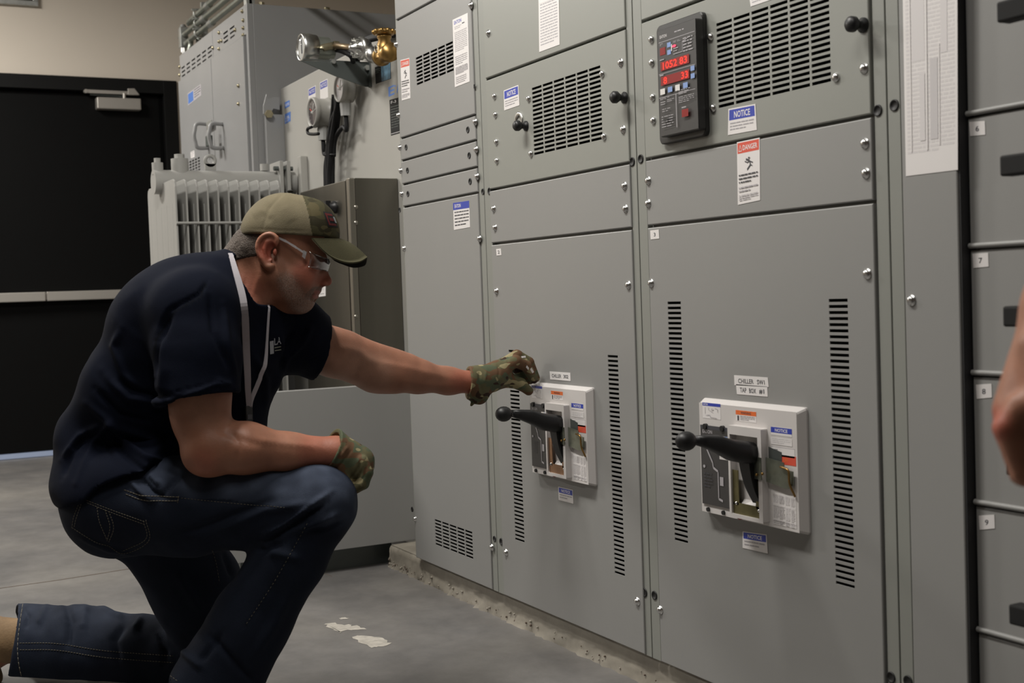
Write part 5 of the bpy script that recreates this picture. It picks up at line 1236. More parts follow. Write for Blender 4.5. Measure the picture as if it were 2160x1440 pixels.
capo = meshobj('baseball_cap', V, F, ['cap_khaki', 'camo_cap'], man); capo.data.polygons.foreach_set('material_index', fc.astype(np.int32)); capo['label'] = 'khaki mesh cap with olive camouflage front panel and curved brim'
tcap = bvh(V, F)
edge = [(-1, 657, 501, -70), (-.95, 688, 533, -68), (-.85, 712, 547, -61), (-.68, 735, 553, -50), (-.4, 758, 551, -31), (0, 775, 542, 0)]
edge2 = [(-1, 665, 505, -70), (-.95, 700, 543, -68), (-.85, 726, 556, -61), (-.68, 748, 562, -50), (-.4, 770, 557, -31), (0, 775, 542, 0)]
ss = np.linspace(-1, 1, 61); tt = np.linspace(0, 1, 12); E1_ = np.array(spline([np.array(e_) for e_ in edge], 6)); E2_ = np.array(spline([np.array(e_) for e_ in edge2], 6)); V = []
def bpt(s, t):
    a = -abs(s); E_ = E1_ if s <= 0 else E2_; e = [np.interp(a, E_[:, 0], E_[:, i]) for i in (1, 2, 3)]; ez = e[2]*(1 if s < 0 else -1)
    ax_ = 719-62*abs(s)**2.2; ay = 503-1.5*abs(s); az = 74*s*(1-.05*abs(s))
    bul = math.sin(math.pi*t)*(1-abs(s))*6
    return q3(ax_*(1-t)+e[0]*t, ay*(1-t)+e[1]*t-bul, W0+(az*(1-t)+ez*t)/1000)
V = [bpt(s, t) for s in ss for t in tt]; n0 = len(V); V += [p+np.array([-.0006, -.0028, 0]) for p in V]; V = np.array(V); nt_ = len(tt)
F = []
for i in range(len(ss)-1):
    for j in range(nt_-1):
        a = i*nt_+j; F.append((a, a+nt_, a+nt_+1, a+1)); F.append((n0+a+1, n0+a+nt_+1, n0+a+nt_, n0+a))
for i in range(len(ss)-1):
    for j in (0, nt_-1): a = i*nt_+j; F.append((a, n0+a, n0+a+nt_, a+nt_) if j else (a+nt_, n0+a+nt_, n0+a, a))
for j in range(nt_-1):
    for i in (0, len(ss)-1): a = i*nt_+j; F.append((a, a+1, n0+a+1, n0+a))
F = np.array(F); bo = meshobj('brim', V, F, ['cap_brim', 'cap_under'], capo)
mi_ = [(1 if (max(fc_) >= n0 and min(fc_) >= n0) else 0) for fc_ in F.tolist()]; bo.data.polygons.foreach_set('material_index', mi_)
# patch and button
def onpatch(tree, quad, name, parent, base, items, off=.0008, n=10):
    mb = MB(); mats = [base]; q = [np.array(p, float) for p in quad]
    def px(u, v): return (1-u)*(1-v)*q[0]+u*(1-v)*q[1]+u*v*q[2]+(1-u)*v*q[3]
    def grid(u0, v0, u1, v1, mi, h, nn=n):
        L = [[hit(tree, *px(u0+(u1-u0)*i/nn, v0+(v1-v0)*j/nn), h)[0] for i in range(nn+1)] for j in range(nn+1)]
        if any(p is None for r in L for p in r):
            L = [[p for p in r] for r in L]
            for r in L:
                for i, p in enumerate(r):
                    if p is None: r[i] = next((z_ for z_ in r[i::-1] if z_ is not None), None)
            if any(p is None for r in L for p in r): return
        V_ = [p for r in L for p in r]; mb.add(V_, [(j*(nn+1)+i, (j+1)*(nn+1)+i, (j+1)*(nn+1)+i+1, j*(nn+1)+i+1) for j in range(nn) for i in range(nn)], mi, True)
    grid(0, 0, 1, 1, 0, off); h = off
    for it in items:
        h += .0003
        if it[-1] not in mats: mats.append(it[-1])
        m_ = mats.index(it[-1])
        if it[0] == 'r': grid(it[1], it[2], it[3], it[4], m_, h, 4)
        elif it[0] == 't':
            Vt, Ft = text_mesh(it[5]); pts = [hit(tree, *px(it[1]+(it[3]-it[1])*a, it[4]-(it[4]-it[2])*b), h)[0] for a, b, _ in Vt]
            if all(p is not None for p in pts): mb.add(pts, Ft, m_)
    return mb.build(name, mats, parent)
onpatch(tcap, [(681, 446), (700, 449), (713, 480), (692, 478)], 'patch', capo, 'patch_black', [('r', .12, .10, .88, .24, 'patch_red'), ('r', .12, .76, .88, .90, 'patch_red'), ('r', .12, .1, .28, .9, 'patch_red'), ('r', .38, .4, .8, .6, 'patch_red'), ('r', .82, .3, .98, .7, 'logo_print')])
p = hit(tcap, 612, 408)[0]; q = fig2w(q3(612, 403.5, W0)[None])[0]
MB().sph(q, .007, 12, 0, (1, 1, .5)).build('cap_button', 'cap_under', capo)
# ---------------- safety glasses
gl = thing('tmp', (0, 0, 0), 'x', 'x'); bpy.data.objects.remove(gl)
mb = MB(); 
def hq(x_, y_, dz): return fig2w(q3(x_, y_, W0+dz/1000)[None])[0]
V = []; nn = 28; mm = 7
for i in range(nn+1):
    s = -1+2*i/nn; a = s*1.30; X_ = 652+56*math.cos(a)/1.0-14; Zz = 66*math.sin(a)/math.sin(1.30)
    for j in range(mm+1):
        t = j/mm; top = (546-16*abs(s)**2, 0); bot = 573-10*abs(s)**2+(-6 if abs(s) < .12 else 0)
        yy = top[0]*(1-t)+bot*t; xx = X_+(-2 if t > .5 else 0)*t+ (3*math.sin(math.pi*t)); V.append((xx, yy, Zz))
A = [hq(*v) for v in V]; B_ = [hq(v[0]-1.6, v[1], v[2]*.975) for v in V]; k = len(V); F_ = []
for i in range(nn):
    for j in range(mm):
        a = i*(mm+1)+j; F_ += [(a, a+mm+1, a+mm+2, a+1), (k+a+1, k+a+mm+2, k+a+mm+1, k+a)]
for i in range(nn):
    for j in (0, mm): a = i*(mm+1)+j; F_.append((a, k+a, k+a+mm+1, a+mm+1))
for j in range(mm):
    for i in (0, nn): a = i*(mm+1)+j; F_.append((a, a+1, k+a+1, k+a))
mb.add(A+B_, F_, 0, True); sg = mb.build('safety_glasses', 'clear_plastic', man); sg['label'] = 'clear wraparound safety glasses'
for s in (-1, 1):
    mb = MB(); pts = [(646, 536, 70*s), (625, 522, 76*s), (604, 509, 78*s), (586, 501, 79*s)]
    P_ = [hq(*p) for p in pts]
    for a, b in zip(P_[:-1], P_[1:]): mb.slab([a+UP*.0028, b+UP*.0022, b-UP*.0022, a-UP*.0028], -FW, .002)
    mb.build('temple_arm', 'frosted' , sg)
    a = hq(645, 530, 71*s); MB().slab([hq(640, 527, 73*s), hq(647, 531, 72*s), hq(643, 546, 70*s), hq(637, 541, 71*s)], -FW, .003).build('hinge', 'frosted', sg)
# ---------------- T-shirt
f = Fld(axis([(ux(95), ux(735, 2.85), .0042)]), axis([(vy(1085), vy(515), .0042)]), axis([(2.36, 3.02, .0048)]))
sq = (LAT, 1.28)
f.chain([q3(245, 1000, 2.70), q3(250, 930, 2.70), q3(335, 830, 2.69), q3(420, 720, 2.69), q3(462, 650, 2.68)], [.096, .106, .136, .152, .112], k=.03, sq=sq)
f.ell(q3(455, 885, 2.70), (.105, .115, .13), rotm(40), k=.05); f.ell(q3(488, 770, 2.72), (.092, .11, .13), k=.05)
f.ell(q3(222, 990, 2.70), (.095, .080, .17), rotm(70), k=.04); f.ell(q3(245, 1035, 2.70), (.122, .085, .20), rotm(-12), k=.03); f.chain([q3(245, 1050, 2.585), q3(290, 1050, 2.582), q3(410, 1045, 2.565)], [.105, .1135, .110], k=.02)
f.cap(q3(455, 630, 2.68), q3(505, 590, 2.70), .085, .068, k=.04); f.cap(q3(500, 640, 2.70), q3(540, 680, 2.72), .075, .07, k=.04)
f.cap(SR, q3(455, 620, 2.62), .086, .075, k=.04); f.cap(SL, q3(540, 650, 2.74), .075, .07, k=.04); f.ell(q3(350, 640, 2.66), (.11, .075, .15), rotm(38), k=.05)
# right sleeve
sh = q3(419, 842, 2.468); sd = nrm(sh-SR); f.chain([SR, q3(416, 750, 2.485), sh+sd*.03], [.088, .082, .083], k=.025)
lh = q3(672, 738, 2.875); ld = nrm(q3(790, 782, 2.95)-SL); f.chain([SL, lh+ld*.05], [.082, .068], k=.03); f.cap(q3(590, 722, 2.80), q3(640, 735, 2.86), .062, .052, k=.02)
ln = nrm(np.array([.86, -.20, .42])); sn = nrm(np.array([.16, -.97, -.08]))
f.plane(sh, sn, lo=sh-.14, hi=sh+np.array([.14, .0, .14])+0*sh) if False else None
# cut the sleeve ends with short boxes' planes, limited to their neighbourhood
def sleeve_cut(p, n, rad, depth, rin, arm_dir):
    p = np.array(p); n = nrm(n)
    def fn(x_, y_, z_):
        dx, dy, dz = x_-p[0], y_-p[1], z_-p[2]; a = dx*n[0]+dy*n[1]+dz*n[2]; rr = np.sqrt(np.maximum(dx*dx+dy*dy+dz*dz-a*a, 0)); return np.maximum(-a, rr-rad)
    f.op(fn, p-rad-.02, p+rad+.02, .003, 'cut')
    d = nrm(arm_dir); f.cap(p-d*depth, p+d*.03, rin*.9, rin, k=.003, mode='cut')
sleeve_cut(sh, sn, .13, .05, .0755, sd); sleeve_cut(lh, ln, .12, .04, .063, ld)
# hem: trim below the line where the shirt ends over the hips
def below(x_, y_, z_):
    u1 = (y_-vy(1053))+(x_-ux(170))*(-.12); u2 = (y_-vy(1000))+(x_-ux(278))*(-1.0); u3 = (y_-vy(978))+(x_-ux(330))*(-.12)
    return np.where(x_ < ux(250), u1, np.where(x_ < ux(310), np.maximum(u2, u1*0+u2), u3))+0*z_
def hemf(x_, y_, z_):
    yy = np.interp(x_, [ux(90), ux(120), ux(173), ux(241), ux(282), ux(334), ux(403), ux(520)], [vy(1046), vy(1051), vy(1056), vy(1038), vy(1000), vy(980), vy(968), vy(955)])
    return (y_-yy)*.8+0*z_
f.op(hemf, [ux(90), vy(1100), 2.3], [ux(520), vy(950), 3.1], .003, 'cut')
# neck opening
f.cap(q3(540, 580, 2.705), q3(590, 480, 2.70), .066, .085, k=.006, mode='cut'); f.ell(q3(545, 605, 2.70), (.062, .052, .085), rotm(-48), k=.006, mode='cut'); f.ell(q3(528, 590, 2.64), (.058, .042, .06), rotm(-62), k=.006, mode='cut')
# hem
V, F = f.mesh(); V = smooth(V, F, 2, .5); tsh0 = None
N = vnormals(V, F); Pp = topx(V)
nzv = NZ(V*np.array([9, 14, 9]))*.6+NZ(V*np.array([22, 30, 22])+5)*.4
V = V+N*(nzv*.0035)[:, None]
V = crease(V, F, _k([([(335, 700), (345, 780), (338, 845)], 12, .005), ([(365, 650), (335, 720), (325, 800)], 9, -.007), ([(440, 590), (420, 620), (355, 655), (325, 720)], 5, -.003),
    ([(215, 780), (270, 840), (360, 850), (470, 900)], 12, .006), ([(200, 820), (250, 870), (340, 890)], 9, -.006), ([(180, 850), (250, 900), (330, 930), (420, 960)], 10, .006), ([(240, 800), (300, 830), (380, 840)], 9, -.005),
    ([(130, 970), (170, 920), (225, 890)], 9, .006), ([(160, 1020), (200, 930), (235, 890), (265, 935), (310, 965), (400, 985)], 8, .007), ([(150, 950), (200, 905)], 8, -.005), ([(240, 905), (255, 950), (300, 990), (380, 1000)], 9, -.006),
    ([(130, 1010), (150, 960), (175, 915)], 7, -.004), ([(255, 690), (240, 730), (262, 790), (300, 830)], 9, .004), ([(440, 610), (450, 700), (490, 790)], 8, -.004), ([(470, 640), (480, 720), (500, 820)], 9, .004),
    ([(590, 700), (600, 760), (570, 840)], 10, .005), ([(620, 690), (600, 740), (585, 800)], 8, -.005), ([(660, 680), (640, 720), (600, 760)], 9, .004), ([(530, 740), (560, 800), (560, 870)], 9, .004), ([(455, 800), (490, 812)], 6, .003),
    ([(385, 835), (420, 825), (455, 810), (480, 815)], 5, .004), ([(340, 832), (400, 818), (490, 800)], 1.6, -.0012), ([(700, 712), (690, 742), (640, 764)], 1.8, -.0012)], 1.5), back=.5)
shirt = meshobj('t_shirt', V, F, 'shirt_navy', man, attrs=dict(seam=sm(3.5, 1.5, pdist(topx(V), [(432, 600), (424, 625), (370, 655), (330, 715), (322, 760)])[0])))
shirt['label'] = 'dark navy short-sleeved T-shirt with a small chest print'
tsh = bvh(V, F); Vs, Fs = V, F
# collar band
cb = []
for a in np.linspace(0, 2*np.pi, 40, False): pass
# chest print
onpatch(tsh, [(566, 714), (593, 708), (593, 742), (567, 748)], 'chest_print', shirt, 'shirt_navy', [('t', .42, .05, .98, .48, 'LA', 'logo_print'), ('r', .06, .18, .36, .98, 'logo_print'), ('r', .42, .6, .95, .66, 'hasp_steel'), ('r', .42, .78, .95, .84, 'hasp_steel')], off=.0012)
# lanyard
ly = thing('t2', (0, 0, 0), 'x', 'x'); bpy.data.objects.remove(ly)
tcomb = bvh(np.concatenate([Vs, Vb]), np.concatenate([Fs, Fb+len(Vs)]))
la1 = ribbon('lanyard', tcomb, [(484, 539), (490, 562), (498, 592), (508, 640), (515, 720), (519, 800), (521, 858)], [9, 11, 13, 15, 16, 15, 13, 10], 'strap_grey', man, off=.006)
la1['label'] = 'pale grey lanyard strap with a black badge clip'
ribbon('strap', tcomb, [(564, 641), (559, 720), (554, 770), (540, 808), (527, 840), (524, 858)], [4, 5, 8, 9, 9, 8], 'strap_grey', la1, off=.006)
p, n_ = hit(tsh, 521, 872, .008)
if p is not None:
    u_ = nrm(np.cross(n_, UP)); v_ = nrm(np.cross(u_, n_)); v_ = v_ if v_@UP > 0 else -v_
    MB().slab([p-u_*.009+v_*.016, p+u_*.009+v_*.016, p+u_*.009-v_*.016, p-u_*.009-v_*.016], n_, .006).build('badge_clip', 'black_plastic', la1, bevel=.001)
    MB().slab([p-u_*.006-v_*.002+n_*.001, p+u_*.006-v_*.002+n_*.001, p+u_*.006-v_*.012+n_*.001, p-u_*.006-v_*.012+n_*.001], n_, .001).build('clip_label', 'print_dark', la1)
# ---------------- jeans
f = Fld(axis([(ux(0, 3.04), ux(765, 2.6), .0046)]), axis([(vy(1520, 2.6), vy(945), .0046)]), axis([(2.38, 3.16, .005)]))
f.ell(q3(248, 1048, 2.70), (.112, .080, .180), rotm(-20), k=.03); f.ell(q3(234, 1078, 2.60), (.093, .092, .095), k=.04); f.ell(q3(262, 1085, 2.82), (.10, .095, .09), k=.04)
f.chain([q3(275, 1064, 2.585), q3(400, 1062, 2.56), q3(540, 1062, 2.53), KR], [.103, .101, .086, .076], k=.03)
f.chain([q3(666, 1072, 2.50), q3(610, 1180, 2.505), q3(530, 1310, 2.515), q3(452, 1450, 2.53)], [.073, .070, .078, .092], k=.02)
f.ell(q3(672, 1050, 2.495), (.070, .062, .062), k=.03)
f.chain([HL, q3(412, 1235, 2.87), KL], [.100, .099, .078], k=.03)
f.chain([q3(455, 1395, 2.90), q3(300, 1378, 2.95), q3(160, 1370, 3.0), q3(0, 1368, 3.05)], [.078, .086, .102, .112], k=.02)
f.plane(q3(25, 1350, 3.04), (-1, .16, -.40), k=.002); f.cap(q3(-10, 1368, 3.05), q3(50, 1368, 3.03), .104, .096, k=.002, mode='cut')
hn = nrm([-.45, -.89, 0]); hp = q3(420, 1470, 2.53)
f.plane(q3(440, 1478, 2.53), hn, k=.002, lo=q3(300, 1600, 2.42), hi=q3(640, 1405, 2.66)); f.cap(q3(425, 1500, 2.53), q3(460, 1430, 2.53), .086, .080, k=.002, mode='cut')
# keep above the floor
fl_n = np.array([UP[2]*0, 0, 0]); nfl = np.array([RT[2], UP[2], FW[2]]); pf = q3(300, 1484, 2.9)
# floor plane in figure frame: dot(nfl, p) = -CAMP.z
pf = nfl*(-CAMP[2]+.004)/(nfl@nfl); f.plane(pf, -nfl, k=.01)
V, F = f.mesh(); V = smooth(V, F, 2, .5); N = vnormals(V, F)
V = V+N*((NZ(V*np.array([12, 12, 12]))*.6+NZ(V*30+3)*.4)*.003)[:, None]
V = crease(V, F, _k([([(270, 1010), (300, 1040), (330, 1060)], 7, .005), ([(290, 1000), (320, 1035), (350, 1050)], 6, -.005), ([(315, 1000), (340, 1025)], 6, .005), ([(340, 990), (380, 1000), (330, 1060)], 8, -.004),
    ([(420, 1140), (560, 1075), (660, 1060)], 10, .004), ([(370, 1130), (480, 1090), (590, 1050)], 9, -.004), ([(700, 1035), (660, 1065), (600, 1110), (540, 1130)], 7, .006), ([(690, 1060), (640, 1090), (560, 1140)], 7, -.008),
    ([(720, 1080), (670, 1100), (610, 1125)], 8, .005), ([(650, 1065), (658, 1080)], 4, -.004), ([(735, 1095), (690, 1115), (640, 1120)], 6, -.004), ([(600, 1140), (560, 1160), (540, 1155)], 9, -.005),
    ([(560, 1160), (640, 1180)], 12, .004), ([(430, 1330), (500, 1400), (540, 1440)], 9, -.005), ([(380, 1370), (430, 1410)], 9, .005), ([(470, 1330), (420, 1400)], 9, -.004), ([(620, 1230), (570, 1330), (520, 1400)], 14, .004),
    ([(140, 1270), (150, 1310), (138, 1380)], 10, -.007), ([(180, 1275), (175, 1330)], 10, .004), ([(270, 1305), (240, 1350), (250, 1400)], 10, -.006), ([(300, 1300), (280, 1330)], 8, .005), ([(40, 1270), (60, 1300), (52, 1330)], 6, -.004), ([(100, 1275), (80, 1320)], 8, .004),
    ([(200, 1275), (240, 1295), (265, 1303)], 6, .005), ([(330, 1330), (350, 1370), (340, 1420)], 8, -.004), ([(370, 1200), (430, 1300)], 14, .004), ([(160, 1130), (230, 1160), (300, 1170)], 6, .003), ([(470, 1160), (490, 1220)], 7, -.004)], 1.6), back=.5)
Pp = topx(V); near = V[:, 2] < 2.72
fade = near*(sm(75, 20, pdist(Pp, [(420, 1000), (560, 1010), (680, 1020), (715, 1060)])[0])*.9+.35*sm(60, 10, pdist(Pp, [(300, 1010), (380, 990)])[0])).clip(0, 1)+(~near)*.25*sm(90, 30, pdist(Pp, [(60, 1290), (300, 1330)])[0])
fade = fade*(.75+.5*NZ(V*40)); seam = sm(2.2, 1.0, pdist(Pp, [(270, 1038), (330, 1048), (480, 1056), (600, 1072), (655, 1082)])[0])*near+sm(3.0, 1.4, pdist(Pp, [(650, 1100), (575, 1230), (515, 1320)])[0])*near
pk = [(158, 1070), (150, 1110), (235, 1160), (262, 1168), (310, 1140), (308, 1098), (230, 1068), (180, 1052)]
dark = sm(60, 30, pdist(Pp, [(180, 1100), (260, 1110)])[0])*.5*near
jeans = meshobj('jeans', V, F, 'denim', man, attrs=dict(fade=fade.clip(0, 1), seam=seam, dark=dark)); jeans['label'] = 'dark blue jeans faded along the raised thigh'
tj = bvh(V, F)
mb = MB()
for ln in ([(183, 1055), (235, 1075), (306, 1100)], [(184, 1060), (234, 1080), (304, 1105)], [(308, 1096), (314, 1140), (262, 1167), (228, 1150)], [(303, 1098), (308, 1136), (258, 1162)], [(166, 1064), (156, 1090), (152, 1112)], [(172, 1062), (162, 1090), (157, 1110)], [(152, 1112), (200, 1142), (228, 1150)],
           [(222, 1075), (232, 1110), (226, 1140)], [(230, 1078), (240, 1112), (230, 1142)], [(205, 1070), (210, 1100), (226, 1138)]):
    stitch(mb, tj, ln, .0006, 4, 2)
for ln in ([(262, 1033), (300, 1045), (340, 1047), (377, 1048)], [(266, 1042), (300, 1054), (340, 1056), (376, 1056)], [(377, 1046), (375, 1060)]): stitch(mb, tj, ln, .0009, 5, 1.5)
stitch(mb, tj, [(382, 1050), (480, 1060), (600, 1070)], .0005, 4, 3); stitch(mb, tj, [(648, 1104), (600, 1190), (570, 1240), (520, 1315)], .0005, 4, 5)
stitch(mb, tj, [(50, 1264), (44, 1300), (38, 1350), (38, 1385), (44, 1420), (52, 1438)], .0009, 9, 1.2)
for dy in (0, 14): stitch(mb, tj, [(42, 1356+dy), (120, 1357+dy), (220, 1372+dy), (365, 1383+dy)], .0008, 4, 2)
stitch(mb, tj, [(448, 1160), (456, 1190), (462, 1225)], .0006, 4, 3); stitch(mb, tj, [(360, 1425), (375, 1436)], .0006, 4, 3)
mb.build('stitching', 'denim_thread', jeans)['kind'] = 'stuff'
# ---------------- boots
def boot(name, grid, prims, sole, lab):
    f = Fld(*grid)
    for p_ in prims: f.cap(*p_[:4], k=.02)
    f.plane(pf, -nfl, k=.004); V, F = f.mesh(); V = smooth(V, F, 1); V = V+vnormals(V, F)*(NZ(V*30)*.002)[:, None]
    hgt = fig2w(V)[:, 2]; o = meshobj(name, V, F, ['boot_suede', 'boot_sole'], man)
    o.data.polygons.foreach_set('material_index', (sole(V)[F].mean(1) > .5).astype(np.int32)); o['label'] = lab; return o
boot('boot', (axis([(ux(-160, 3.05), ux(60, 3.03), .005)]), axis([(vy(1500, 3.1), vy(1265, 3.0), .005)]), axis([(2.94, 3.16, .005)])),
     [(q3(45, 1352, 3.03), q3(-30, 1345, 3.05), .055, .052), (q3(-30, 1345, 3.05), q3(-62, 1330, 3.055), .05, .046), (q3(-60, 1335, 3.05), q3(-50, 1400, 3.05), .045, .045), (q3(-48, 1400, 3.05), q3(-30, 1432, 3.05), .042, .040)],
     lambda V: (topx(V)[:, 0] < -88), 'tan suede boot behind the kneeling leg')
g0 = q3(440, 1590, 2.53)
boot('boot', (axis([(ux(330, 2.5), ux(760, 2.5), .0055)]), axis([(vy(1660, 2.5), vy(1440, 2.5), .0055)]), axis([(2.42, 2.64, .0055)])),
     [(q3(438, 1465, 2.53), q3(436, 1540, 2.53), .050, .052), (q3(430, 1555, 2.53), q3(436, 1572, 2.53), .045, .045), (q3(440, 1545, 2.53), q3(560, 1568, 2.53), .050, .042), (q3(560, 1572, 2.53), q3(640, 1580, 2.53), .042, .035)],
     lambda V: (fig2w(V)[:, 2] < .025), 'tan suede boot under the raised knee')
# ---------------- gloves
def finger(f, pts, rs, k=.004): f.chain([q3(*p) for p in pts], rs, k=k)
f = Fld(axis([(ux(655, 2.5), ux(795, 2.6), .0022)]), axis([(vy(1062, 2.6), vy(900, 2.5), .0022)]), axis([(2.46, 2.66, .0024)]))
f.chain([q3(690, 945, 2.53), q3(722, 962, 2.54)], [.048, .037], k=.01, sq=((0, 0, 1), 1.05)); f.chain([q3(722, 962, 2.54), q3(752, 975, 2.55)], [.035, .037], k=.015, sq=((0, 0, 1), 1.15))
f.ell(q3(752, 985, 2.55), (.029, .036, .043), rotm(-25), k=.012)
for j, dw in enumerate((-.034, -.012, .010, .031)):
    w_ = 2.55+dw; e = (0, 3, 1, -4)[j]
    finger(f, [(764, 972+j, w_), (774+e*.4, 996, w_), (764+e, 1020, w_), (742+e, 1034, w_+.003)], [.0125, .0118, .0112, .0098], k=.003)
finger(f, [(722, 985, 2.515), (728, 1012, 2.515), (738, 1030, 2.525)], [.015, .0125, .011], k=.006)
f.plane(q3(697, 948, 2.53), nrm([-.80, .42, -.42]), k=.0015); f.cap(q3(680, 940, 2.53), q3(706, 952, 2.535), .043, .032, k=.001, mode='cut')
V, F = f.mesh(); V = smooth(V, F, 1, .4)
V = crease(V, F, [([(712, 925), (722, 950), (706, 985)], 3, -.002), ([(745, 945), (722, 975), (700, 1000)], 2.2, -.0015), ([(765, 960), (755, 990), (735, 1015)], 3, -.0018), ([(775, 975), (768, 1005), (752, 1022)], 2.4, -.0015), ([(735, 940), (715, 965)], 4, .002), ([(706, 925), (702, 950), (690, 982)], 1.4, -.0012)])
gr = meshobj('glove', V, F, ['camo_glove', 'cuff_tan'], man); Pp = topx(V); ed = (pdist(Pp, [(671, 922), (696, 911), (710, 921), (705, 942), (694, 968), (686, 985)])[0] < 4.5)
gr.data.polygons.foreach_set('material_index', (ed[F].mean(1) > .5).astype(np.int32)); gr['label'] = 'camouflage work glove resting over the raised knee'
f = Fld(axis([(ux(975, 3.05), ux(1145, 3.3), .0024)]), axis([(vy(862, 3.1), vy(732, 3.1), .0024)]), axis([(2.98, 3.30, .0026)]))
f.chain([q3(985, 806, 3.055), q3(1012, 803, 3.08), q3(1035, 797, 3.10)], [.040, .036, .036], k=.012); f.ell(q3(1008, 828, 3.07), (.026, .030, .030), rotm(25), k=.015); f.cap(q3(1003, 836, 3.065), q3(1000, 846, 3.06), .008, .004, k=.010)
f.ell(q3(1050, 788, 3.125), (.036, .034, .034), rotm(25), k=.015); f.ell(q3(1060, 775, 3.15), (.026, .022, .036), rotm(30), k=.012)
f.chain([q3(1000, 843, 3.06), q3(996, 851, 3.055), q3(994, 855, 3.055)], [.0035, .004, .003], k=.003)
fg = [((1062, 776, 3.118), (1088, 762, 3.135), (1110, 772, 3.155), (1126, 800, 3.178)), ((1064, 768, 3.142), (1090, 750, 3.16), (1115, 764, 3.175), (1130, 797, 3.190)), ((1060, 768, 3.165), (1084, 757, 3.18), (1106, 772, 3.188), (1119, 801, 3.195)), ((1055, 775, 3.180), (1078, 768, 3.192), (1097, 782, 3.196), (1108, 806, 3.200))]
for i, p_ in enumerate(fg): finger(f, p_, [.0165, .0152, .0140, .0110], k=.003)
finger(f, [(1042, 800, 3.115), (1076, 802, 3.145), (1098, 810, 3.150), (1115, 824, 3.163)], [.026, .0175, .0145, .0120], k=.008)
f.plane(q3(987, 806, 3.055), nrm([-.96, .05, -.26]), k=.0015); f.cap(q3(975, 806, 3.05), q3(994, 806, 3.065), .0335, .028, k=.001, mode='cut')
V, F = f.mesh(); V = smooth(V, F, 1, .4)
V = crease(V, F, [([(1012, 780), (1012, 800), (1018, 835)], 3.5, -.0025), ([(1026, 778), (1022, 810)], 3, .0015), ([(1050, 765), (1053, 785), (1050, 800)], 2.5, -.0012), ([(992, 790), (994, 830)], 1.5, -.001), ([(1072, 752), (1070, 775)], 2, -.001), ([(1110, 800), (1105, 815)], 2, -.001)])
gl_ = meshobj('glove', V, F, ['camo_glove', 'cuff_tan'], man); Pp = topx(V); ed = Pp[:, 0] < 989; gl_.data.polygons.foreach_set('material_index', (ed[F].mean(1) > .5).astype(np.int32)); gl_['label'] = 'camouflage work glove whose fingertips touch the breaker edge'
tg = bvh(V, F)
for q in (((1099, 751), (1108, 750), (1109, 754), (1100, 755)), ((1111, 770), (1116, 776), (1114, 780), (1109, 774)), ((1120, 775), (1126, 784), (1123, 787), (1118, 779))):
    onpatch(tg, q, 'knuckle_tab', gl_, 'label_white', [], off=.0008, n=3)
# ------------------------------------------------------------------ second person, standing at the right edge
f = None
hw = [P(2240, 640, 1.125), P(2160, 866, 1.12)]
p2 = thing('person', (-.60, -.38, 0), 'person at the right edge of whom only a bare hanging hand shows', 'person')
SHL, SHR = np.array([-.60, -.58, 1.42]), np.array([-.60, -.20, 1.42]); WRL = hw[0]; ELL_ = np.array([-.56, -.66, 1.15]); 
X = axis([(-.92, -.66, .004), (-.66, -.36, .010)]); Yw = axis([(-.86, -.50, .005), (-.50, .0, .010)]); Zw = axis([(.0, .66, .012), (.66, 1.0, .0035), (1.0, 1.86, .010)])
f = Fld(X, Yw, Zw)
f.chain([SHL, ELL_, WRL], [.052, .043, .030], k=.02); f.chain([WRL, hw[1]], [.029, .026], k=.02, sq=(FW, 1.25))
for j, dw in enumerate((-.026, -.009, .009, .026)):
    e = (6, 0, 2, 10)[j]; f.chain([P(2148+e, 860, 1.12+dw), P(2120+e, 902, 1.12+dw), P(2155+e, 1000, 1.122+dw), P(2196+e, 1020, 1.122+dw)], [.0135, .0110, .0102, .0085], k=.003)
f.chain([P(2190, 730, 1.10), P(2200, 850, 1.085), P(2195, 930, 1.09)], [.017, .013, .010], k=.01)
SY_ = np.array([0, 1., 0])
f.chain([SHR, (-.58, -.13, 1.14), (-.66, -.14, .90)], [.052, .043, .030], k=.02); f.ell((-.68, -.14, .83), (.028, .018, .05), k=.01)
for j in range(4): f.cap((-.66-.017*j+.01, -.14, .80), (-.665-.015*j+.01, -.145, .73), .009, .008, k=.004)
f.chain([(-.58, -.38, .98), (-.59, -.38, 1.2), (-.60, -.38, 1.38)], [.09, .10, .10], k=.05, sq=(SY_, 1.45)); f.cap((-.60, -.38, 1.42), (-.62, -.38, 1.56), .06, .055, k=.03)
f.ell((-.625, -.38, 1.68), (.095, .074, .105), k=.01); f.ell((-.66, -.38, 1.60), (.055, .05, .06), k=.03); f.cap((-.718, -.38, 1.665), (-.735, -.38, 1.635), .008, .011, k=.008)
for s in (-1, 1): f.ell((-.61, -.38+s*.076, 1.655), (.018, .008, .032), k=.004); f.ell((-.712, -.38+.03*s, 1.672), (.010, .014, .008), k=.006, mode='cut'); f.ell((-.702, -.38+.03*s, 1.671), (.011, .011, .010), k=.002); f.chain([(-.59, -.38+.09*s, .95), (-.60, -.38+.10*s, .52), (-.57, -.38+.10*s, .10)], [.075, .052, .04], k=.02); f.cap((-.57, -.38+.10*s, .06), (-.70, -.38+.10*s, .045), .036, .03, k=.02)
f.cap((-.728, -.40, 1.605), (-.728, -.36, 1.605), .0025, k=.004, mode='cut')
V, F = f.mesh(); V = smooth(V, F, 1, .4); n = len(V)
pv = topx(w2fig(V)); kn = sm(60, 15, np.hypot(pv[:, 0]-2095, pv[:, 1]-895))
z0 = np.zeros(n); meshobj('body', V, F, 'skin', p2, attrs=dict(stub_shade=z0, grey=z0, lip=z0, red=kn*.7, pale=sm(850, 700, pv[:, 1])*.3, eye=z0), world=True)
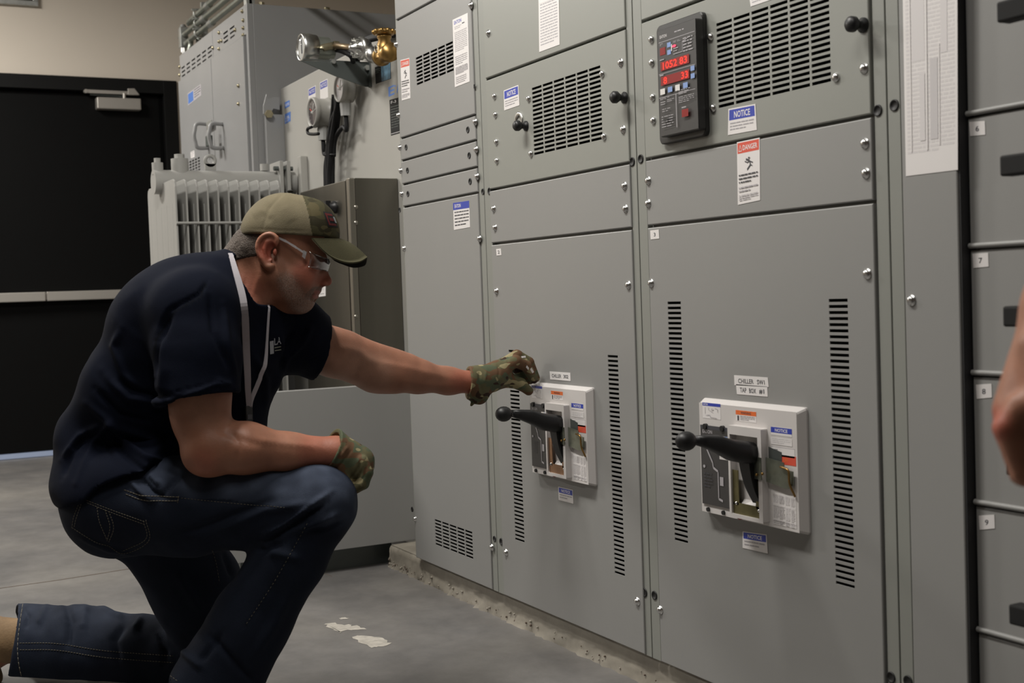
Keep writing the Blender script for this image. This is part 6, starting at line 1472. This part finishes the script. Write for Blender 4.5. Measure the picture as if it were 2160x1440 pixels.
f = Fld(axis([(-.80, -.36, .010)]), axis([(-.82, .02, .010)]), axis([(.86, 1.56, .010)]))
f.chain([(-.58, -.38, .93), (-.59, -.38, 1.2), (-.60, -.38, 1.36)], [.115, .125, .12], k=.05, sq=(SY_, 1.45)); f.chain([SHL, SHL*.35+ELL_*.65], [.072, .066], k=.03); f.chain([SHR, (-.585, -.15, 1.22)], [.072, .066], k=.03); f.cap(SHL, SHR, .07, .07, k=.03)
f.plane((-.6, -.4, .90), (0, 0, -1)); f.cap((-.61, -.38, 1.47), (-.62, -.38, 1.6), .062, .07, k=.004, mode='cut')
V, F = f.mesh(); V = V+vnormals(V, F)*(NZ(V*11)*.006)[:, None]; meshobj('t_shirt', V, F, 'shirt_navy', p2, attrs=dict(seam=np.zeros(len(V))), world=True)
f = Fld(axis([(-.75, -.40, .010)]), axis([(-.62, -.14, .010)]), axis([(.03, 1.0, .011)]))
f.chain([(-.585, -.38, .96), (-.59, -.38, .88)], [.112, .112], k=.04, sq=(SY_, 1.4))
for s in (-1, 1): f.chain([(-.59, -.38+.09*s, .90), (-.60, -.38+.10*s, .52), (-.575, -.38+.10*s, .04)], [.095, .075, .07], k=.02)
f.plane((0, 0, .05), (0, 0, -1)); f.plane((0, 0, .985), (0, 0, 1)); V, F = f.mesh(); V = V+vnormals(V, F)*(NZ(V*14)*.005)[:, None]; z0 = np.zeros(len(V)); meshobj('jeans', V, F, 'denim', p2, attrs=dict(fade=z0, seam=z0, dark=z0), world=True)
for s in (-1, 1):
    f = Fld(axis([(-.80, -.48, .008)]), axis([(-.45+.10*s, -.31+.10*s, .008)]), axis([(-.01, .16, .008)])); y_ = -.38+.10*s
    f.cap((-.565, y_, .12), (-.56, y_, .05), .048, .046, k=.02); f.cap((-.57, y_, .05), (-.72, y_, .042), .048, .042, k=.02); f.plane((0, 0, .0), (0, 0, -1), k=.003); V, F = f.mesh()
    o = meshobj('boot', V, F, ['boot_suede', 'boot_sole'], p2, world=True); o.data.polygons.foreach_set('material_index', (V[F][:, :, 2].mean(1) < .02).astype(np.int32))
f = Fld(axis([(-.73, -.50, .006)]), axis([(-.48, -.28, .006)]), axis([(1.60, 1.81, .006)])); f.ell((-.618, -.38, 1.69), (.098, .080, .106), k=.01); f.plane((-.66, -.38, 1.70), nrm([-.75, 0, -.65])); f.plane((0, 0, 1.63), (0, 0, -1))
V, F = f.mesh(); V = V+vnormals(V, F)*(NZ(V*160)*.002)[:, None]; meshobj('hair', V, F, 'hair_short', p2, attrs=dict(grey=np.zeros(len(V))), world=True)
